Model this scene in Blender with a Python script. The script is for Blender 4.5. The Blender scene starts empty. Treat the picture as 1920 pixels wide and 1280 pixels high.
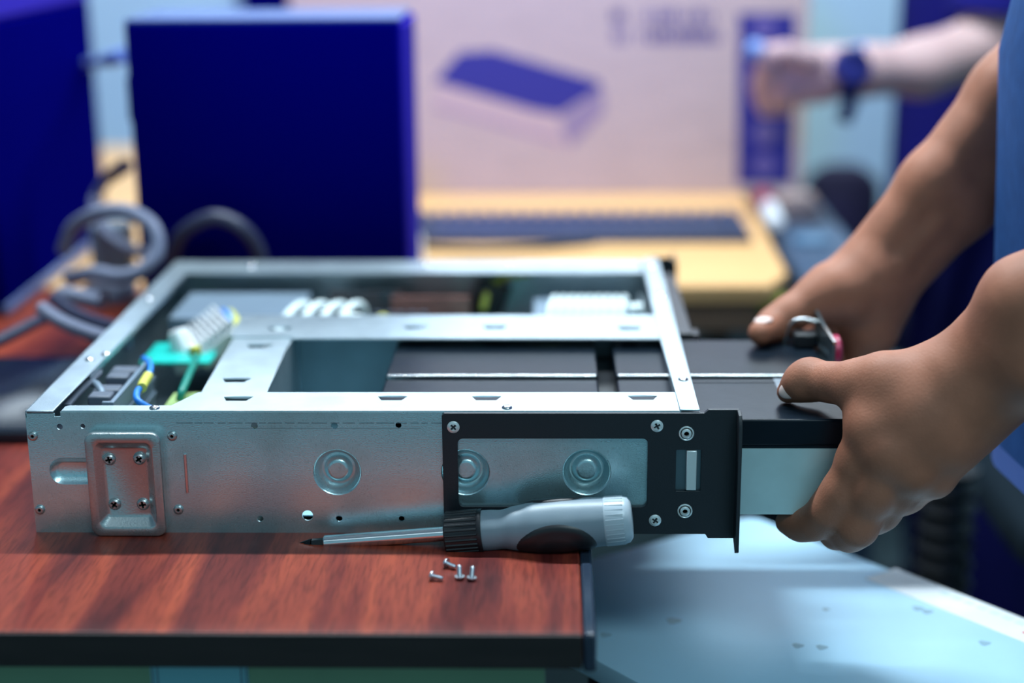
import bpy, math, random
import numpy as np
from mathutils import Vector, Matrix
from mathutils.geometry import tessellate_polygon
random.seed(7)
PI = math.pi
C = bpy.context.scene.collection
S = bpy.context.scene

# ------------------------------------------------------------------ camera
CAMP = np.array([.34833, -.98729, .41505]); YAW, PIT, ROL, FPX = .02608, .27755, -.0081, 2972.5
fwd = np.array([-math.sin(YAW)*math.cos(PIT), math.cos(YAW)*math.cos(PIT), -math.sin(PIT)])
rgt = np.array([math.cos(YAW), math.sin(YAW), 0.]); upv = np.cross(rgt, fwd)
R2 = rgt*math.cos(ROL)+upv*math.sin(ROL); U2 = -rgt*math.sin(ROL)+upv*math.cos(ROL)
cd = bpy.data.cameras.new('camera'); cam = bpy.data.objects.new('camera', cd); C.objects.link(cam)
m = Matrix.Identity(4)
for i in range(3):
    m[i][0], m[i][1], m[i][2], m[i][3] = R2[i], U2[i], -fwd[i], CAMP[i]
cam.matrix_world = m
cd.sensor_width = 36; cd.lens = FPX/1920*36; cd.clip_start = .01
cd.dof.use_dof = True; cd.dof.focus_distance = float((np.array([.35, -.005, .045])-CAMP) @ fwd); cd.dof.aperture_fstop = 1.9
S.camera = cam

# ------------------------------------------------------------------ light, exposure
S.view_settings.view_transform = 'Standard'; S.view_settings.look = 'None'
S.view_settings.exposure = 0.0; S.view_settings.gamma = 1.0; S.view_settings.use_curve_mapping = False
w = bpy.data.worlds.new('world'); S.world = w; w.use_nodes = True
w.node_tree.nodes['Background'].inputs[0].default_value = (.38, .80, 1.0, 1)
w.node_tree.nodes['Background'].inputs[1].default_value = .40
def area(name, loc, target, sx, sy, power, col, spread=PI):
    l = bpy.data.lights.new(name, 'AREA'); l.shape = 'RECTANGLE'; l.size = sx; l.size_y = sy
    l.energy = power; l.color = col; l.spread = spread
    o = bpy.data.objects.new(name, l); C.objects.link(o); o.location = loc
    o.rotation_euler = (Vector(target)-Vector(loc)).to_track_quat('-Z', 'Y').to_euler()
    return o
area('ceiling_tube_or_fill', (.30, .64, 1.60), (.30, .64, 0), 1.5, .06, 66, (.80, .93, 1.0))
area('added_back_light', (.55, 2.34, 1.18), (.45, .2, .1), 2.4, .75, 36, (.80, .92, 1.0))  # added light at the back, put in to brighten the top flanges
area('ceiling_tube_or_fill', (.2, -1.6, 1.80), (.2, -.2, 0), 1.6, .4, 2.5, (.70, .92, 1.0))  # added fill above the camera for the front panel
area('added_cover_fill', (1.05, -1.25, 1.78), (.5, .05, -.1), .8, .5, 14, (.66, .92, 1.0))  # added fill from front right to brighten the pale cover
sp = bpy.data.lights.new('added_blue_veil_spot', 'SPOT'); sp.energy = 120; sp.color = (.06, .05, 1.0); sp.spot_size = math.radians(52); sp.spot_blend = 1.0; sp.shadow_soft_size = .08  # added spot that lays a blue veil over the background
so_ = bpy.data.objects.new('added_blue_veil_spot', sp); C.objects.link(so_); so_.location = (.25, -.75, .95)
so_.rotation_euler = (Vector((.16, 1.2, .62))-so_.location).to_track_quat('-Z', 'Y').to_euler()

# ------------------------------------------------------------------ helpers
def ray(px, py): return fwd+R2*(px-960)/FPX+U2*(640-py)/FPX
def atY(px, py, y):
    d = ray(px, py); return CAMP+d*((y-CAMP[1])/d[1])
def atZ(px, py, z):
    d = ray(px, py); return CAMP+d*((z-CAMP[2])/d[2])
def atX(px, py, x):
    d = ray(px, py); return CAMP+d*((x-CAMP[0])/d[0])

class MB:
    """collects shapes of one part"""
    def __init__(s): s.v = []; s.f = []
    def add(s, vs, fs):
        n = len(s.v); s.v += [tuple(map(float, p)) for p in vs]; s.f += [tuple(i+n for i in f) for f in fs]; return s
    def box(s, x0, x1, y0, y1, z0, z1, M=None):
        vs = [Vector((x, y, z)) for z in (z0, z1) for x, y in ((x0, y0), (x1, y0), (x1, y1), (x0, y1))]
        if M is not None: vs = [M @ v for v in vs]
        return s.add(vs, [(3, 2, 1, 0), (4, 5, 6, 7), (0, 1, 5, 4), (1, 2, 6, 5), (2, 3, 7, 6), (3, 0, 4, 7)])
    def loft(s, loops, cap0=True, cap1=True, close=False):
        n = len(loops[0]); vs = [p for l in loops for p in l]; fs = []
        m_ = len(loops)
        for i in range(m_ if close else m_-1):
            a, b = i*n, ((i+1) % m_)*n
            for k in range(n):
                k2 = (k+1) % n; fs.append((a+k, a+k2, b+k2, b+k))
        if cap0 and not close: fs.append(tuple(range(n))[::-1])
        if cap1 and not close: fs.append(tuple((m_-1)*n+k for k in range(n)))
        return s.add(vs, fs)
    def tube(s, pts, r, n=10, closed=False):
        P = [Vector(p) for p in pts]; rr = r if isinstance(r, (list, tuple)) else [r]*len(P)
        loops = []; prev = None
        for i, p in enumerate(P):
            t = (P[min(i+1, len(P)-1)]-P[max(i-1, 0)]).normalized()
            if prev is None:
                a = Vector((0, 0, 1)) if abs(t.z) < .9 else Vector((1, 0, 0)); u = t.cross(a).normalized()
            else:
                u = (prev-t*prev.dot(t)).normalized()
            prev = u; v = t.cross(u)
            loops.append([p+(u*math.cos(2*PI*k/n)+v*math.sin(2*PI*k/n))*rr[i] for k in range(n)])
        return s.loft(loops)
    def lathe(s, prof, o, ax, n=24, cap=True):
        """prof: (radius, height along ax)"""
        ax = Vector(ax).normalized(); a = Vector((0, 0, 1)) if abs(ax.z) < .9 else Vector((1, 0, 0))
        u = a.cross(ax).normalized(); v = ax.cross(u); o = Vector(o)
        loops = [[o+ax*h+(u*math.cos(2*PI*k/n)+v*math.sin(2*PI*k/n))*max(r, 1e-5) for k in range(n)] for r, h in prof]
        return s.loft(loops, cap, cap)
    def plate(s, loops, O, U, V, N, t):
        """flat plate with holes: 2-D loops (first outer), extruded by t along N"""
        O, U, V, N = map(Vector, (O, U, V, N))
        L = [[Vector((a, b, 0)) for a, b in l] for l in loops]
        tri = tessellate_polygon(L); flat = [p for l in L for p in l]; n = len(flat)
        vs = [O+U*p.x+V*p.y for p in flat]; vs += [p+N*t for p in vs]
        fs = []
        for t3 in tri:
            p, q, r_ = (flat[i] for i in t3)
            ccw = (q-p).cross(r_-p).z > 0; up_ = U.cross(V).dot(N) > 0
            top = tuple(i+n for i in t3); bot = tuple(t3)
            if ccw == up_: fs += [top, bot[::-1]]
            else: fs += [top[::-1], bot]
        k = 0
        for li, l in enumerate(L):
            m_ = len(l); area2 = sum(l[i].x*l[(i+1) % m_].y-l[(i+1) % m_].x*l[i].y for i in range(m_))
            flip = (area2 > 0) != (U.cross(V).dot(N) > 0)
            if li: flip = not flip; flip = not flip if False else flip
            for i in range(m_):
                a, b = k+i, k+(i+1) % m_
                f = (a, b, b+n, a+n)
                if li == 0: fs.append(f[::-1] if flip else f)
                else:
                    fl = (area2 > 0) == (U.cross(V).dot(N) > 0)
                    fs.append(f[::-1] if fl else f)
            k += m_
        return s.add(vs, fs)

def rrect(x0, x1, y0, y1, r, n=5):
    o = []
    for cx, cy, a0 in ((x1-r, y0+r, -PI/2), (x1-r, y1-r, 0), (x0+r, y1-r, PI/2), (x0+r, y0+r, PI)):
        for k in range(n+1):
            a = a0+PI/2*k/n; o.append((cx+r*math.cos(a), cy+r*math.sin(a)))
    return o
def circ(x, y, r, n=20): return [(x+r*math.cos(2*PI*k/n), y+r*math.sin(2*PI*k/n)) for k in range(n)]
def cross2(x, y, a, b, rot=0):
    p = [(a, -b), (a, b), (b, b), (b, a), (-b, a), (-b, b), (-a, b), (-a, -b), (-b, -b), (-b, -a), (b, -a), (b, -b)]
    c, s_ = math.cos(rot), math.sin(rot)
    return [(x+c*u-s_*v, y+s_*u+c*v) for u, v in p]
def smooth_path(pts, n=8):
    P = [Vector(p) for p in pts]; P = [P[0]*2-P[1]]+P+[P[-1]*2-P[-2]]; out = []
    for i in range(1, len(P)-2):
        for k in range(n):
            t = k/n; a, b, c, d = P[i-1:i+3]
            out.append(.5*((2*b)+(c-a)*t+(2*a-5*b+4*c-d)*t*t+(3*b-a-3*c+d)*t**3))
    out.append(P[-2]); return out

def root_loc(o):
    l = Vector((0, 0, 0))
    while o is not None: l += Vector(o.location); o = o.parent
    return l
def obj(name, mb, mat, parent=None, bevel=0, seg=2, smooth=True, angle=38, label=None, origin=None, kind=None):
    if isinstance(mb, MB): V_, F_ = mb.v, mb.f
    else: V_, F_ = mb
    sh = root_loc(parent) if parent is not None else (Vector(origin) if origin is not None else Vector((0, 0, 0)))
    me = bpy.data.meshes.new(name)
    me.from_pydata([(p[0]-sh.x, p[1]-sh.y, p[2]-sh.z) for p in V_], [], F_); me.update()
    o = bpy.data.objects.new(name, me); C.objects.link(o)
    if mat is not None: me.materials.append(mat)
    if parent is not None: o.parent = parent
    else: o.location = sh
    if smooth:
        me.polygons.foreach_set('use_smooth', [True]*len(me.polygons))
        me.set_sharp_from_angle(angle=math.radians(angle))
    if bevel:
        b = o.modifiers.new('bevel', 'BEVEL'); b.width = bevel; b.segments = seg; b.limit_method = 'ANGLE'; b.angle_limit = math.radians(40)
        b.harden_normals = False
    if label: o['label'] = label
    if kind: o['kind'] = kind
    return o
def tag(o, label, cat, group=None):
    o['label'] = label; o['category'] = cat
    if group: o['group'] = group
    return o
def thing(name, loc, label, cat, group=None):
    o = bpy.data.objects.new(name, None); C.objects.link(o); o.location = loc; o.empty_display_size = .02
    return tag(o, label, cat, group)
def dup(o, parent=None):
    c = o.copy(); C.objects.link(c); c.parent = parent
    for ch in list(o.children): dup(ch, c)
    return c

# ------------------------------------------------------------------ materials
def mat(name, col, rough=.5, metal=0., bump=0., bscale=200., var=0., vscale=8., coat=0., emit=None, sss=0., spec=None, rvar=0., stretch=(1, 1, 1), col2=None):
    M = bpy.data.materials.new(name); M.use_nodes = True; nt = M.node_tree; b = nt.nodes['Principled BSDF']
    b.inputs['Base Color'].default_value = (*col, 1); b.inputs['Roughness'].default_value = rough; b.inputs['Metallic'].default_value = metal
    if coat: b.inputs['Coat Weight'].default_value = coat; b.inputs['Coat Roughness'].default_value = .12
    if spec is not None: b.inputs['Specular IOR Level'].default_value = spec
    if sss:
        b.inputs['Subsurface Weight'].default_value = sss; b.inputs['Subsurface Radius'].default_value = (.012, .005, .003); b.inputs['Subsurface Scale'].default_value = .5
    if emit: b.inputs['Emission Color'].default_value = (*emit[0], 1); b.inputs['Emission Strength'].default_value = emit[1]
    tc = nt.nodes.new('ShaderNodeTexCoord'); mp = nt.nodes.new('ShaderNodeMapping'); mp.inputs['Scale'].default_value = stretch
    nt.links.new(tc.outputs['Object'], mp.inputs[0])
    if var or col2:
        n = nt.nodes.new('ShaderNodeTexNoise'); n.inputs['Scale'].default_value = vscale; n.inputs['Detail'].default_value = 6
        nt.links.new(mp.outputs[0], n.inputs['Vector'])
        r = nt.nodes.new('ShaderNodeValToRGB'); r.color_ramp.elements[0].position = .3; r.color_ramp.elements[1].position = .7
        c2 = col2 or tuple(min(1, c*(1+var)) for c in col); c1 = col if col2 else tuple(c*(1-var) for c in col)
        r.color_ramp.elements[0].color = (*c1, 1); r.color_ramp.elements[1].color = (*c2, 1)
        nt.links.new(n.outputs['Fac'], r.inputs[0]); nt.links.new(r.outputs[0], b.inputs['Base Color'])
    if rvar:
        n2 = nt.nodes.new('ShaderNodeTexNoise'); n2.inputs['Scale'].default_value = vscale*3; n2.inputs['Detail'].default_value = 5
        nt.links.new(mp.outputs[0], n2.inputs['Vector'])
        mr = nt.nodes.new('ShaderNodeMapRange'); mr.inputs[3].default_value = rough-rvar; mr.inputs[4].default_value = rough+rvar
        nt.links.new(n2.outputs['Fac'], mr.inputs[0]); nt.links.new(mr.outputs[0], b.inputs['Roughness'])
    if bump:
        n3 = nt.nodes.new('ShaderNodeTexNoise'); n3.inputs['Scale'].default_value = bscale; n3.inputs['Detail'].default_value = 4
        nt.links.new(mp.outputs[0], n3.inputs['Vector'])
        bp = nt.nodes.new('ShaderNodeBump'); bp.inputs['Strength'].default_value = bump; bp.inputs['Distance'].default_value = .001
        nt.links.new(n3.outputs['Fac'], bp.inputs['Height']); nt.links.new(bp.outputs[0], b.inputs['Normal'])
    return M

M_metal = mat('galvanised_steel', (.52, .62, .67), .37, .84, bump=.10, bscale=900, var=.10, vscale=40, rvar=.06)
# worn front sheet: brushed speckle and dark scuffs
def scuffed(name, base):
    M = mat(name, base, .34, .86, bump=.12, bscale=1100); nt = M.node_tree; b = nt.nodes['Principled BSDF']
    tc = nt.nodes.new('ShaderNodeTexCoord')
    mp = nt.nodes.new('ShaderNodeMapping'); mp.inputs['Scale'].default_value = (1, 1, .45); nt.links.new(tc.outputs['Object'], mp.inputs[0])
    a = nt.nodes.new('ShaderNodeTexNoise'); a.inputs['Scale'].default_value = 900; a.inputs['Detail'].default_value = 3; nt.links.new(mp.outputs[0], a.inputs['Vector'])
    c = nt.nodes.new('ShaderNodeTexNoise'); c.inputs['Scale'].default_value = 26; c.inputs['Detail'].default_value = 5; nt.links.new(tc.outputs['Object'], c.inputs['Vector'])
    r1 = nt.nodes.new('ShaderNodeValToRGB'); r1.color_ramp.elements[0].position = .28; r1.color_ramp.elements[0].color = (.80, .80, .80, 1); r1.color_ramp.elements[1].position = .45; r1.color_ramp.elements[1].color = (1, 1, 1, 1)
    nt.links.new(a.outputs['Fac'], r1.inputs[0])
    r2 = nt.nodes.new('ShaderNodeValToRGB'); r2.color_ramp.elements[0].position = .25; r2.color_ramp.elements[0].color = (.80, .78, .76, 1); r2.color_ramp.elements[1].position = .5; r2.color_ramp.elements[1].color = (1, 1, 1, 1)
    nt.links.new(c.outputs['Fac'], r2.inputs[0])
    m1 = nt.nodes.new('ShaderNodeMixRGB'); m1.blend_type = 'MULTIPLY'; m1.inputs[0].default_value = 1; nt.links.new(r1.outputs[0], m1.inputs[1]); nt.links.new(r2.outputs[0], m1.inputs[2])
    m2 = nt.nodes.new('ShaderNodeMixRGB'); m2.blend_type = 'MULTIPLY'; m2.inputs[0].default_value = 1; m2.inputs[1].default_value = (*base, 1); nt.links.new(m1.outputs[0], m2.inputs[2])
    nt.links.new(m2.outputs[0], b.inputs['Base Color'])
    mr = nt.nodes.new('ShaderNodeMapRange'); mr.inputs[3].default_value = .36; mr.inputs[4].default_value = .18; nt.links.new(c.outputs['Fac'], mr.inputs[0]); nt.links.new(mr.outputs[0], b.inputs['Roughness'])
    return M
M_face = scuffed('scuffed_steel_sheet', (.58, .80, .85))
M_brk = scuffed('worn_bracket_steel', (.50, .54, .55))
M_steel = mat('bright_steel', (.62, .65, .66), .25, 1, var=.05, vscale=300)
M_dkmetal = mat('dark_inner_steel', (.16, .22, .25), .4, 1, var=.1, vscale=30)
M_bay = mat('blue_grey_bay_sheet', (.32, .56, .66), .42, .40, var=.10, vscale=20, bump=.05, bscale=400)
M_black = mat('black_powder_coat', (.012, .016, .022), .42, bump=.10, bscale=1400)
M_blackpl = mat('black_plastic', (.014, .016, .020), .38, bump=.04, bscale=600)
M_batt = mat('black_battery_case', (.005, .010, .017), .30, bump=.05, bscale=300, spec=.16, var=.15, vscale=25, rvar=.05)
M_grayplate = mat('grey_battery_sleeve', (.50, .68, .70), .42, .30, var=.10, vscale=22, bump=.05, bscale=350)
M_lightgrey = mat('light_grey_plastic', (.21, .27, .32), .38, bump=.04, bscale=500)
M_capgrey = mat('pale_end_cap_plastic', (.42, .50, .56), .30)
M_bit = mat('black_oxide_steel', (.03, .032, .035), .35, .8)
M_chrome = mat('chrome', (.80, .80, .82), .16, 1)
M_screw = mat('pale_screw_steel', (.78, .84, .84), .3, .45)
M_zinc = mat('zinc_screw', (.70, .74, .80), .34, 1, var=.08, vscale=900)
M_white = mat('white_plastic', (.75, .80, .85), .35)
M_pcb = mat('teal_circuit_board', (.0, .46, .40), .45, var=.10, vscale=60)
M_pcbdk = mat('dark_circuit_board', (.03, .06, .08), .5, col2=(.10, .05, .045), vscale=40)
M_pcbred = mat('red_brown_circuit_board', (.34, .15, .13), .5, var=.25, vscale=60)
M_pcbgreen = mat('olive_circuit_board', (.32, .46, .16), .5, var=.3, vscale=80)
M_alu = mat('bright_aluminium', (.84, .86, .88), .35, .25)
M_gbox = mat('blue_grey_component_case', (.17, .23, .30), .5, .3, var=.06, vscale=20)
M_dkgrey = mat('dark_grey_plastic', (.09, .11, .15), .45, var=.1, vscale=60)
M_blue = mat('blue_wire_insulation', (.02, .22, .75), .4)
M_green = mat('green_wire_insulation', (.0, .22, .17), .4)
M_yellow = mat('yellow_wire_insulation', (.62, .60, .10), .45)
M_wire_w = mat('white_wire_insulation', (.72, .82, .84), .4)
M_pink = mat('magenta_connector', (.40, .012, .07), .4)
M_cable = mat('grey_ribbed_cable_sleeve', (.16, .18, .27), .45)
nt = M_cable.node_tree
def ribs(M, sc=900):
    nt = M.node_tree; b = nt.nodes['Principled BSDF']
    tc = nt.nodes.new('ShaderNodeTexCoord'); wv = nt.nodes.new('ShaderNodeTexWave'); wv.inputs['Scale'].default_value = sc/6.28; wv.inputs['Distortion'].default_value = 0
    nt.links.new(tc.outputs['Object'], wv.inputs['Vector'])
    bp = nt.nodes.new('ShaderNodeBump'); bp.inputs['Strength'].default_value = .6; bp.inputs['Distance'].default_value = .001
    nt.links.new(wv.outputs['Fac'], bp.inputs['Height']); nt.links.new(bp.outputs[0], b.inputs['Normal'])
ribs(M_cable)
M_dkcable = mat('dark_cable_rubber', (.022, .026, .060), .45)
M_navy = mat('veil_navy_steel', (.0008, .001, .105), .62, bump=.05, bscale=500, spec=0)  # blue haze put into the colour of dark steel
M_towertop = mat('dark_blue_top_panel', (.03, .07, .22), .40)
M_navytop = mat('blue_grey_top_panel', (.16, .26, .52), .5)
M_purple = mat('violet_blue_case', (.035, .025, .34), .7, spec=0)
M_navycloth = mat('veil_navy_trouser_cloth', (.006, .007, .075), .9, bump=.3, bscale=700, spec=.1)  # dark cloth with the blue haze mixed into its colour
M_shirt2 = mat('veil_blue_sleeve_cloth', (.008, .008, .13), .9, bump=.3, bscale=600, spec=.1)  # sleeve colour holds the bluish haze over dark cloth
M_watch = mat('veil_blue_watch_resin', (.006, .008, .11), .35)  # dark resin tinted with the blue haze
M_watchg = mat('blue_watch_button', (.05, .12, .48), .2, .4)
M_card = mat('cardboard', (.45, .34, .305), .85, var=.05, vscale=14, bump=.1, bscale=300, stretch=(1, 1, 4))
M_print = mat('veil_navy_box_print', (.022, .020, .19), .8)  # haze blue put into the dark print colour
M_print2 = mat('veil_navy_label_panel', (.006, .008, .16), .6)  # dark panel coloured with the same blue haze
M_print3 = mat('faded_violet_print', (.26, .19, .27), .85)
M_print4 = mat('soft_violet_print', (.48, .34, .32), .85)
M_icon = mat('violet_label_icon', (.10, .075, .24), .7)
M_wall = mat('pale_blue_wall_paint', (.52, .72, .80), .9, var=.04, vscale=3, bump=.1, bscale=150)
M_wall2 = mat('grey_blue_wall_paint', (.30, .42, .50), .9, var=.04, vscale=3)
M_ceil = mat('white_ceiling_paint', (.62, .70, .74), .9, var=.02, vscale=3)
M_floor = mat('grey_teal_floor_tile', (.05, .085, .095), .5, var=.15, vscale=3)
M_wood2 = mat('pale_yellow_wood', (.74, .43, .185), .42, var=.09, vscale=14, stretch=(.6, 9, 9), spec=.3)
M_wood2e = mat('brown_wood_edge', (.28, .16, .10), .6, var=.1, vscale=20)
M_pedestal = mat('grey_steel_pedestal', (.20, .26, .27), .5, .2)
M_key = mat('dark_blue_key_plastic', (.035, .050, .105), .45)
M_kbd = mat('keyboard_frame_plastic', (.022, .030, .065), .5)
M_olive = mat('olive_green_drawer_front', (.20, .34, .20), .55, var=.08, vscale=12)
M_lab = mat('pale_cyan_label_paper', (.22, .52, .58), .7)
M_labline = mat('dark_red_label_line', (.12, .10, .16), .7)
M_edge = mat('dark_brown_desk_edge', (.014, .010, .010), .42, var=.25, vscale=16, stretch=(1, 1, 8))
M_trim = mat('blue_black_edge_trim', (.020, .032, .055), .22)
M_lid = mat('pale_blue_painted_sheet', (.44, .70, .88), .45, .10, var=.06, vscale=9, bump=.05, bscale=200)
M_tape = mat('clear_tape', (.16, .20, .24), .25)
M_lidlab = mat('white_label_strip', (.84, .88, .92), .6, var=.06, vscale=30)
M_lidtxt = mat('pale_green_label_print', (.70, .84, .84), .7)
M_red = mat('red_print', (.75, .10, .08), .6)
M_redcap = mat('crimson_marker_cap', (.50, .02, .09), .4)
M_smudge = mat('dark_grease_smudge', (.27, .43, .53), .5)
M_chair = mat('dark_chair_fabric', (.016, .014, .055), .8, bump=.3, bscale=500)
M_chairg = mat('blue_grey_seat_plastic', (.008, .015, .022), .85, spec=.08)
M_case = mat('blue_black_cabinet_top', (.035, .065, .12), .45)
M_emblem = mat('blue_grey_disc', (.08, .17, .28), .4)
M_lime = mat('lime_corner_guard', (.30, .36, .02), .5)
M_gloss = mat('glossy_black_base', (.010, .015, .025), .22)
M_skin = mat('warm_tan_skin', (.35, .135, .080), .56, var=.12, vscale=45, bump=.25, bscale=620, sss=.12, spec=.3)
M_skin2 = mat('fair_skin', (.50, .33, .32), .50, var=.08, vscale=35, bump=.15, bscale=500, sss=.12, spec=.4)
M_nail = mat('fingernail', (.72, .52, .47), .28)
M_hair = mat('black_hair', (.01, .01, .012), .5)
M_tshirt = mat('blue_tshirt_cotton', (.025, .085, .26), .85, bump=.35, bscale=1500, var=.12, vscale=60, spec=.15)
M_hem = mat('light_blue_hem_cotton', (.10, .17, .46), .85, bump=.3, bscale=1500, spec=.15)
M_shoe = mat('dark_shoe', (.02, .02, .03), .6)

# red wood with grain running away from the camera
M_wood = bpy.data.materials.new('red_mahogany_laminate'); M_wood.use_nodes = True
nt = M_wood.node_tree; b = nt.nodes['Principled BSDF']
tc = nt.nodes.new('ShaderNodeTexCoord'); mp = nt.nodes.new('ShaderNodeMapping'); mp.inputs['Rotation'].default_value = (0, 0, math.radians(-9)); mp.inputs['Scale'].default_value = (1, .11, 1)
nt.links.new(tc.outputs['Object'], mp.inputs[0])
n1 = nt.nodes.new('ShaderNodeTexNoise'); n1.inputs['Scale'].default_value = 34; n1.inputs['Detail'].default_value = 3; n1.inputs['Roughness'].default_value = .5; n1.inputs['Distortion'].default_value = .6; nt.links.new(mp.outputs[0], n1.inputs['Vector'])
n2 = nt.nodes.new('ShaderNodeTexNoise'); n2.inputs['Scale'].default_value = 420; n2.inputs['Detail'].default_value = 4; nt.links.new(mp.outputs[0], n2.inputs['Vector'])
r1 = nt.nodes.new('ShaderNodeValToRGB'); e = r1.color_ramp.elements
e[0].position = .30; e[0].color = (.068, .010, .011, 1); e[1].position = .72; e[1].color = (.34, .060, .029, 1)
k = e.new(.5); k.color = (.168, .025, .018, 1)
nt.links.new(n1.outputs['Fac'], r1.inputs[0])
r2 = nt.nodes.new('ShaderNodeValToRGB'); r2.color_ramp.elements[0].position = .35; r2.color_ramp.elements[0].color = (.6, .6, .6, 1); r2.color_ramp.elements[1].position = .55; r2.color_ramp.elements[1].color = (1, 1, 1, 1)
nt.links.new(n2.outputs['Fac'], r2.inputs[0])
mx = nt.nodes.new('ShaderNodeMixRGB'); mx.blend_type = 'MULTIPLY'; mx.inputs[0].default_value = .8
nt.links.new(r1.outputs[0], mx.inputs[1]); nt.links.new(r2.outputs[0], mx.inputs[2]); nt.links.new(mx.outputs[0], b.inputs['Base Color'])
b.inputs['Roughness'].default_value = .38; b.inputs['Specular IOR Level'].default_value = .25

# ------------------------------------------------------------------ setting
def struct(name, mb, m_): o = obj(name, mb, m_, smooth=False); o['kind'] = 'structure'; return o
FZ = -.75
struct('floor', MB().box(-2.4, 2.6, -2.6, 2.45, FZ-.05, FZ), M_floor)
struct('ceiling', MB().box(-2.4, 2.6, -2.6, 2.45, 1.95, 2.0), M_ceil)
struct('wall_back', MB().box(-2.4, 2.6, 2.4, 2.5, FZ, 1.95), M_wall)
struct('wall_left', MB().box(-2.5, -2.4, -2.6, 2.5, FZ, 1.95), M_wall2)
struct('wall_right', MB().box(2.6, 2.7, -2.6, 2.5, FZ, 1.95), M_wall2)

# ------------------------------------------------------------------ red desk
XR = .3742
dk = thing('desk', (-.3, .26, FZ), 'red mahogany desk with a dark edge carrying the open steel chassis', 'desk')
obj('desktop', MB().box(-1.0, XR-.008, -.149, .684, -.022, 0), M_wood, dk, bevel=.0015)
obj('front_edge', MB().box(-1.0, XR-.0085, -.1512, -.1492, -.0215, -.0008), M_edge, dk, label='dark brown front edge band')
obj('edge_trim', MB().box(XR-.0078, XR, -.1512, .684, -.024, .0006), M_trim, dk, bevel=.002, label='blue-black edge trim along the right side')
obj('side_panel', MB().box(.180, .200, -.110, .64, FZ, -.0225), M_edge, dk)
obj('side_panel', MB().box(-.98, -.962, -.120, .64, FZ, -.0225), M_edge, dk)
dr = obj('drawer_front', MB().box(-.95, XR-.03, -.132, -.118, -.20, -.0235), M_olive, dk, bevel=.001, label='olive green drawer front')
a = atY(283, 1268, -.1322); b_ = atY(466, 1268, -.1322)
obj('paper_label', MB().box(a[0], b_[0], -.1328, -.1321, -.062, -.0262), M_lab, dr, label='pale cyan paper label with a double border')
lb = MB()
for x in (a[0]+.001, a[0]+.004, b_[0]-.0045, b_[0]-.0015): lb.box(x, x+.0006, -.1331, -.1327, -.061, -.0265)
x = a[0]+.012
while x < b_[0]-.014:
    w_ = random.choice((.0012, .0018, .0024)); lb.box(x, x+w_, -.1331, -.1327, -.0305, -.0305+random.choice((.0016, .0022))); x += w_+random.choice((.0006, .0006, .0016))
obj('label_print', lb, M_labline, dr, smooth=False)

# ------------------------------------------------------------------ steel chassis
H = .0863; L = .4452; W = .44; T = .0012
ch = thing('ups_chassis', (L/2, W/2, 0), 'open silver steel power supply chassis on the red desk, battery half pulled out', 'power supply')
U, V, N = (1, 0, 0), (0, 0, 1), (0, 1, 0)
dimples = [(.2055, .0434), (.2911, .0435), (.3714, .0436)]
holes = [circ(.0223, .0752, .0021), circ(.0377, .0756, .0017), circ(.1519, .0760, .0023), circ(.2049, .0760, .0023), circ(.2473, .0764, .0020),
         circ(.1524, .0101, .0022), circ(.1845, .0125, .0037), circ(.2056, .0103, .0022), circ(.2476, .0103, .0020)]
slotl = rrect(.0127, .075, .0345, .0535, .0093, 7)
outer = [(0, 0), (L, 0), (L, H-.0008), (.0235, H-.0008), (.0235, H-.0040), (.0195, H-.0040), (.0195, H-.0018), (0, H-.0018)]
f = MB().plate([outer]+[circ(x, z, .0163, 36) for x, z in dimples]+holes+[slotl], (0, 0, 0), U, V, N, T)
for x, z in dimples:
    f.lathe([(.0163, 0), (.0158, .0003), (.0150, .0014), (.0138, .0048), (.0126, .0072), (.0112, .0084), (.0096, .0082), (.0084, .0066), (.0074, .0050), (.0064, .0043), (.0054, .0041), (.0050, .0041), (.0, .0041)], (x, 0, z), (0, 1, 0), 36, cap=False)
def rl(x0, x1, z0, z1, r, y): return [(u, y, v) for u, v in rrect(x0, x1, z0, z1, r, 7)]
f.loft([rl(.0127, .075, .0345, .0535, .0093, 0), rl(.0135, .0745, .0355, .0525, .0084, .0010), rl(.0165, .072, .0385, .0495, .0054, .0036), rl(.0180, .071, .0398, .0482, .0041, .0040)], False, True)
obj('side_panel', f, M_face, ch, angle=30)
# scribed line and scratches on the side panel
sc = MB(); x = .10
while x < .272:
    w_ = random.uniform(.004, .012); sc.box(x, x+w_, -.00005, .0002, .0777, .0781); x += w_+random.uniform(.0008, .003)
sc.box(.135, .262, -.00005, .0002, .0741, .0743)
obj('scribed_line', sc, M_dkmetal, ch, smooth=False, label='dark scratched line along the top of the side panel')
obj('spring_pin', MB().lathe([(.0, 0), (.0011, .0002), (.0011, .0272), (0, .0275)], (.1046, -.0004, .0290), (-.001, 0, 1), 10), M_chrome, ch)
# other shell sheets
obj('left_panel', MB().box(0, T, .0012, W, 0, H-.001), M_metal, ch)
obj('rear_panel', MB().box(0, L, W-T, W, 0, H-.001), M_metal, ch)
obj('bottom_panel', MB().box(T, L, T, W-T, .0006, .0018), M_dkmetal, ch)
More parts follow.
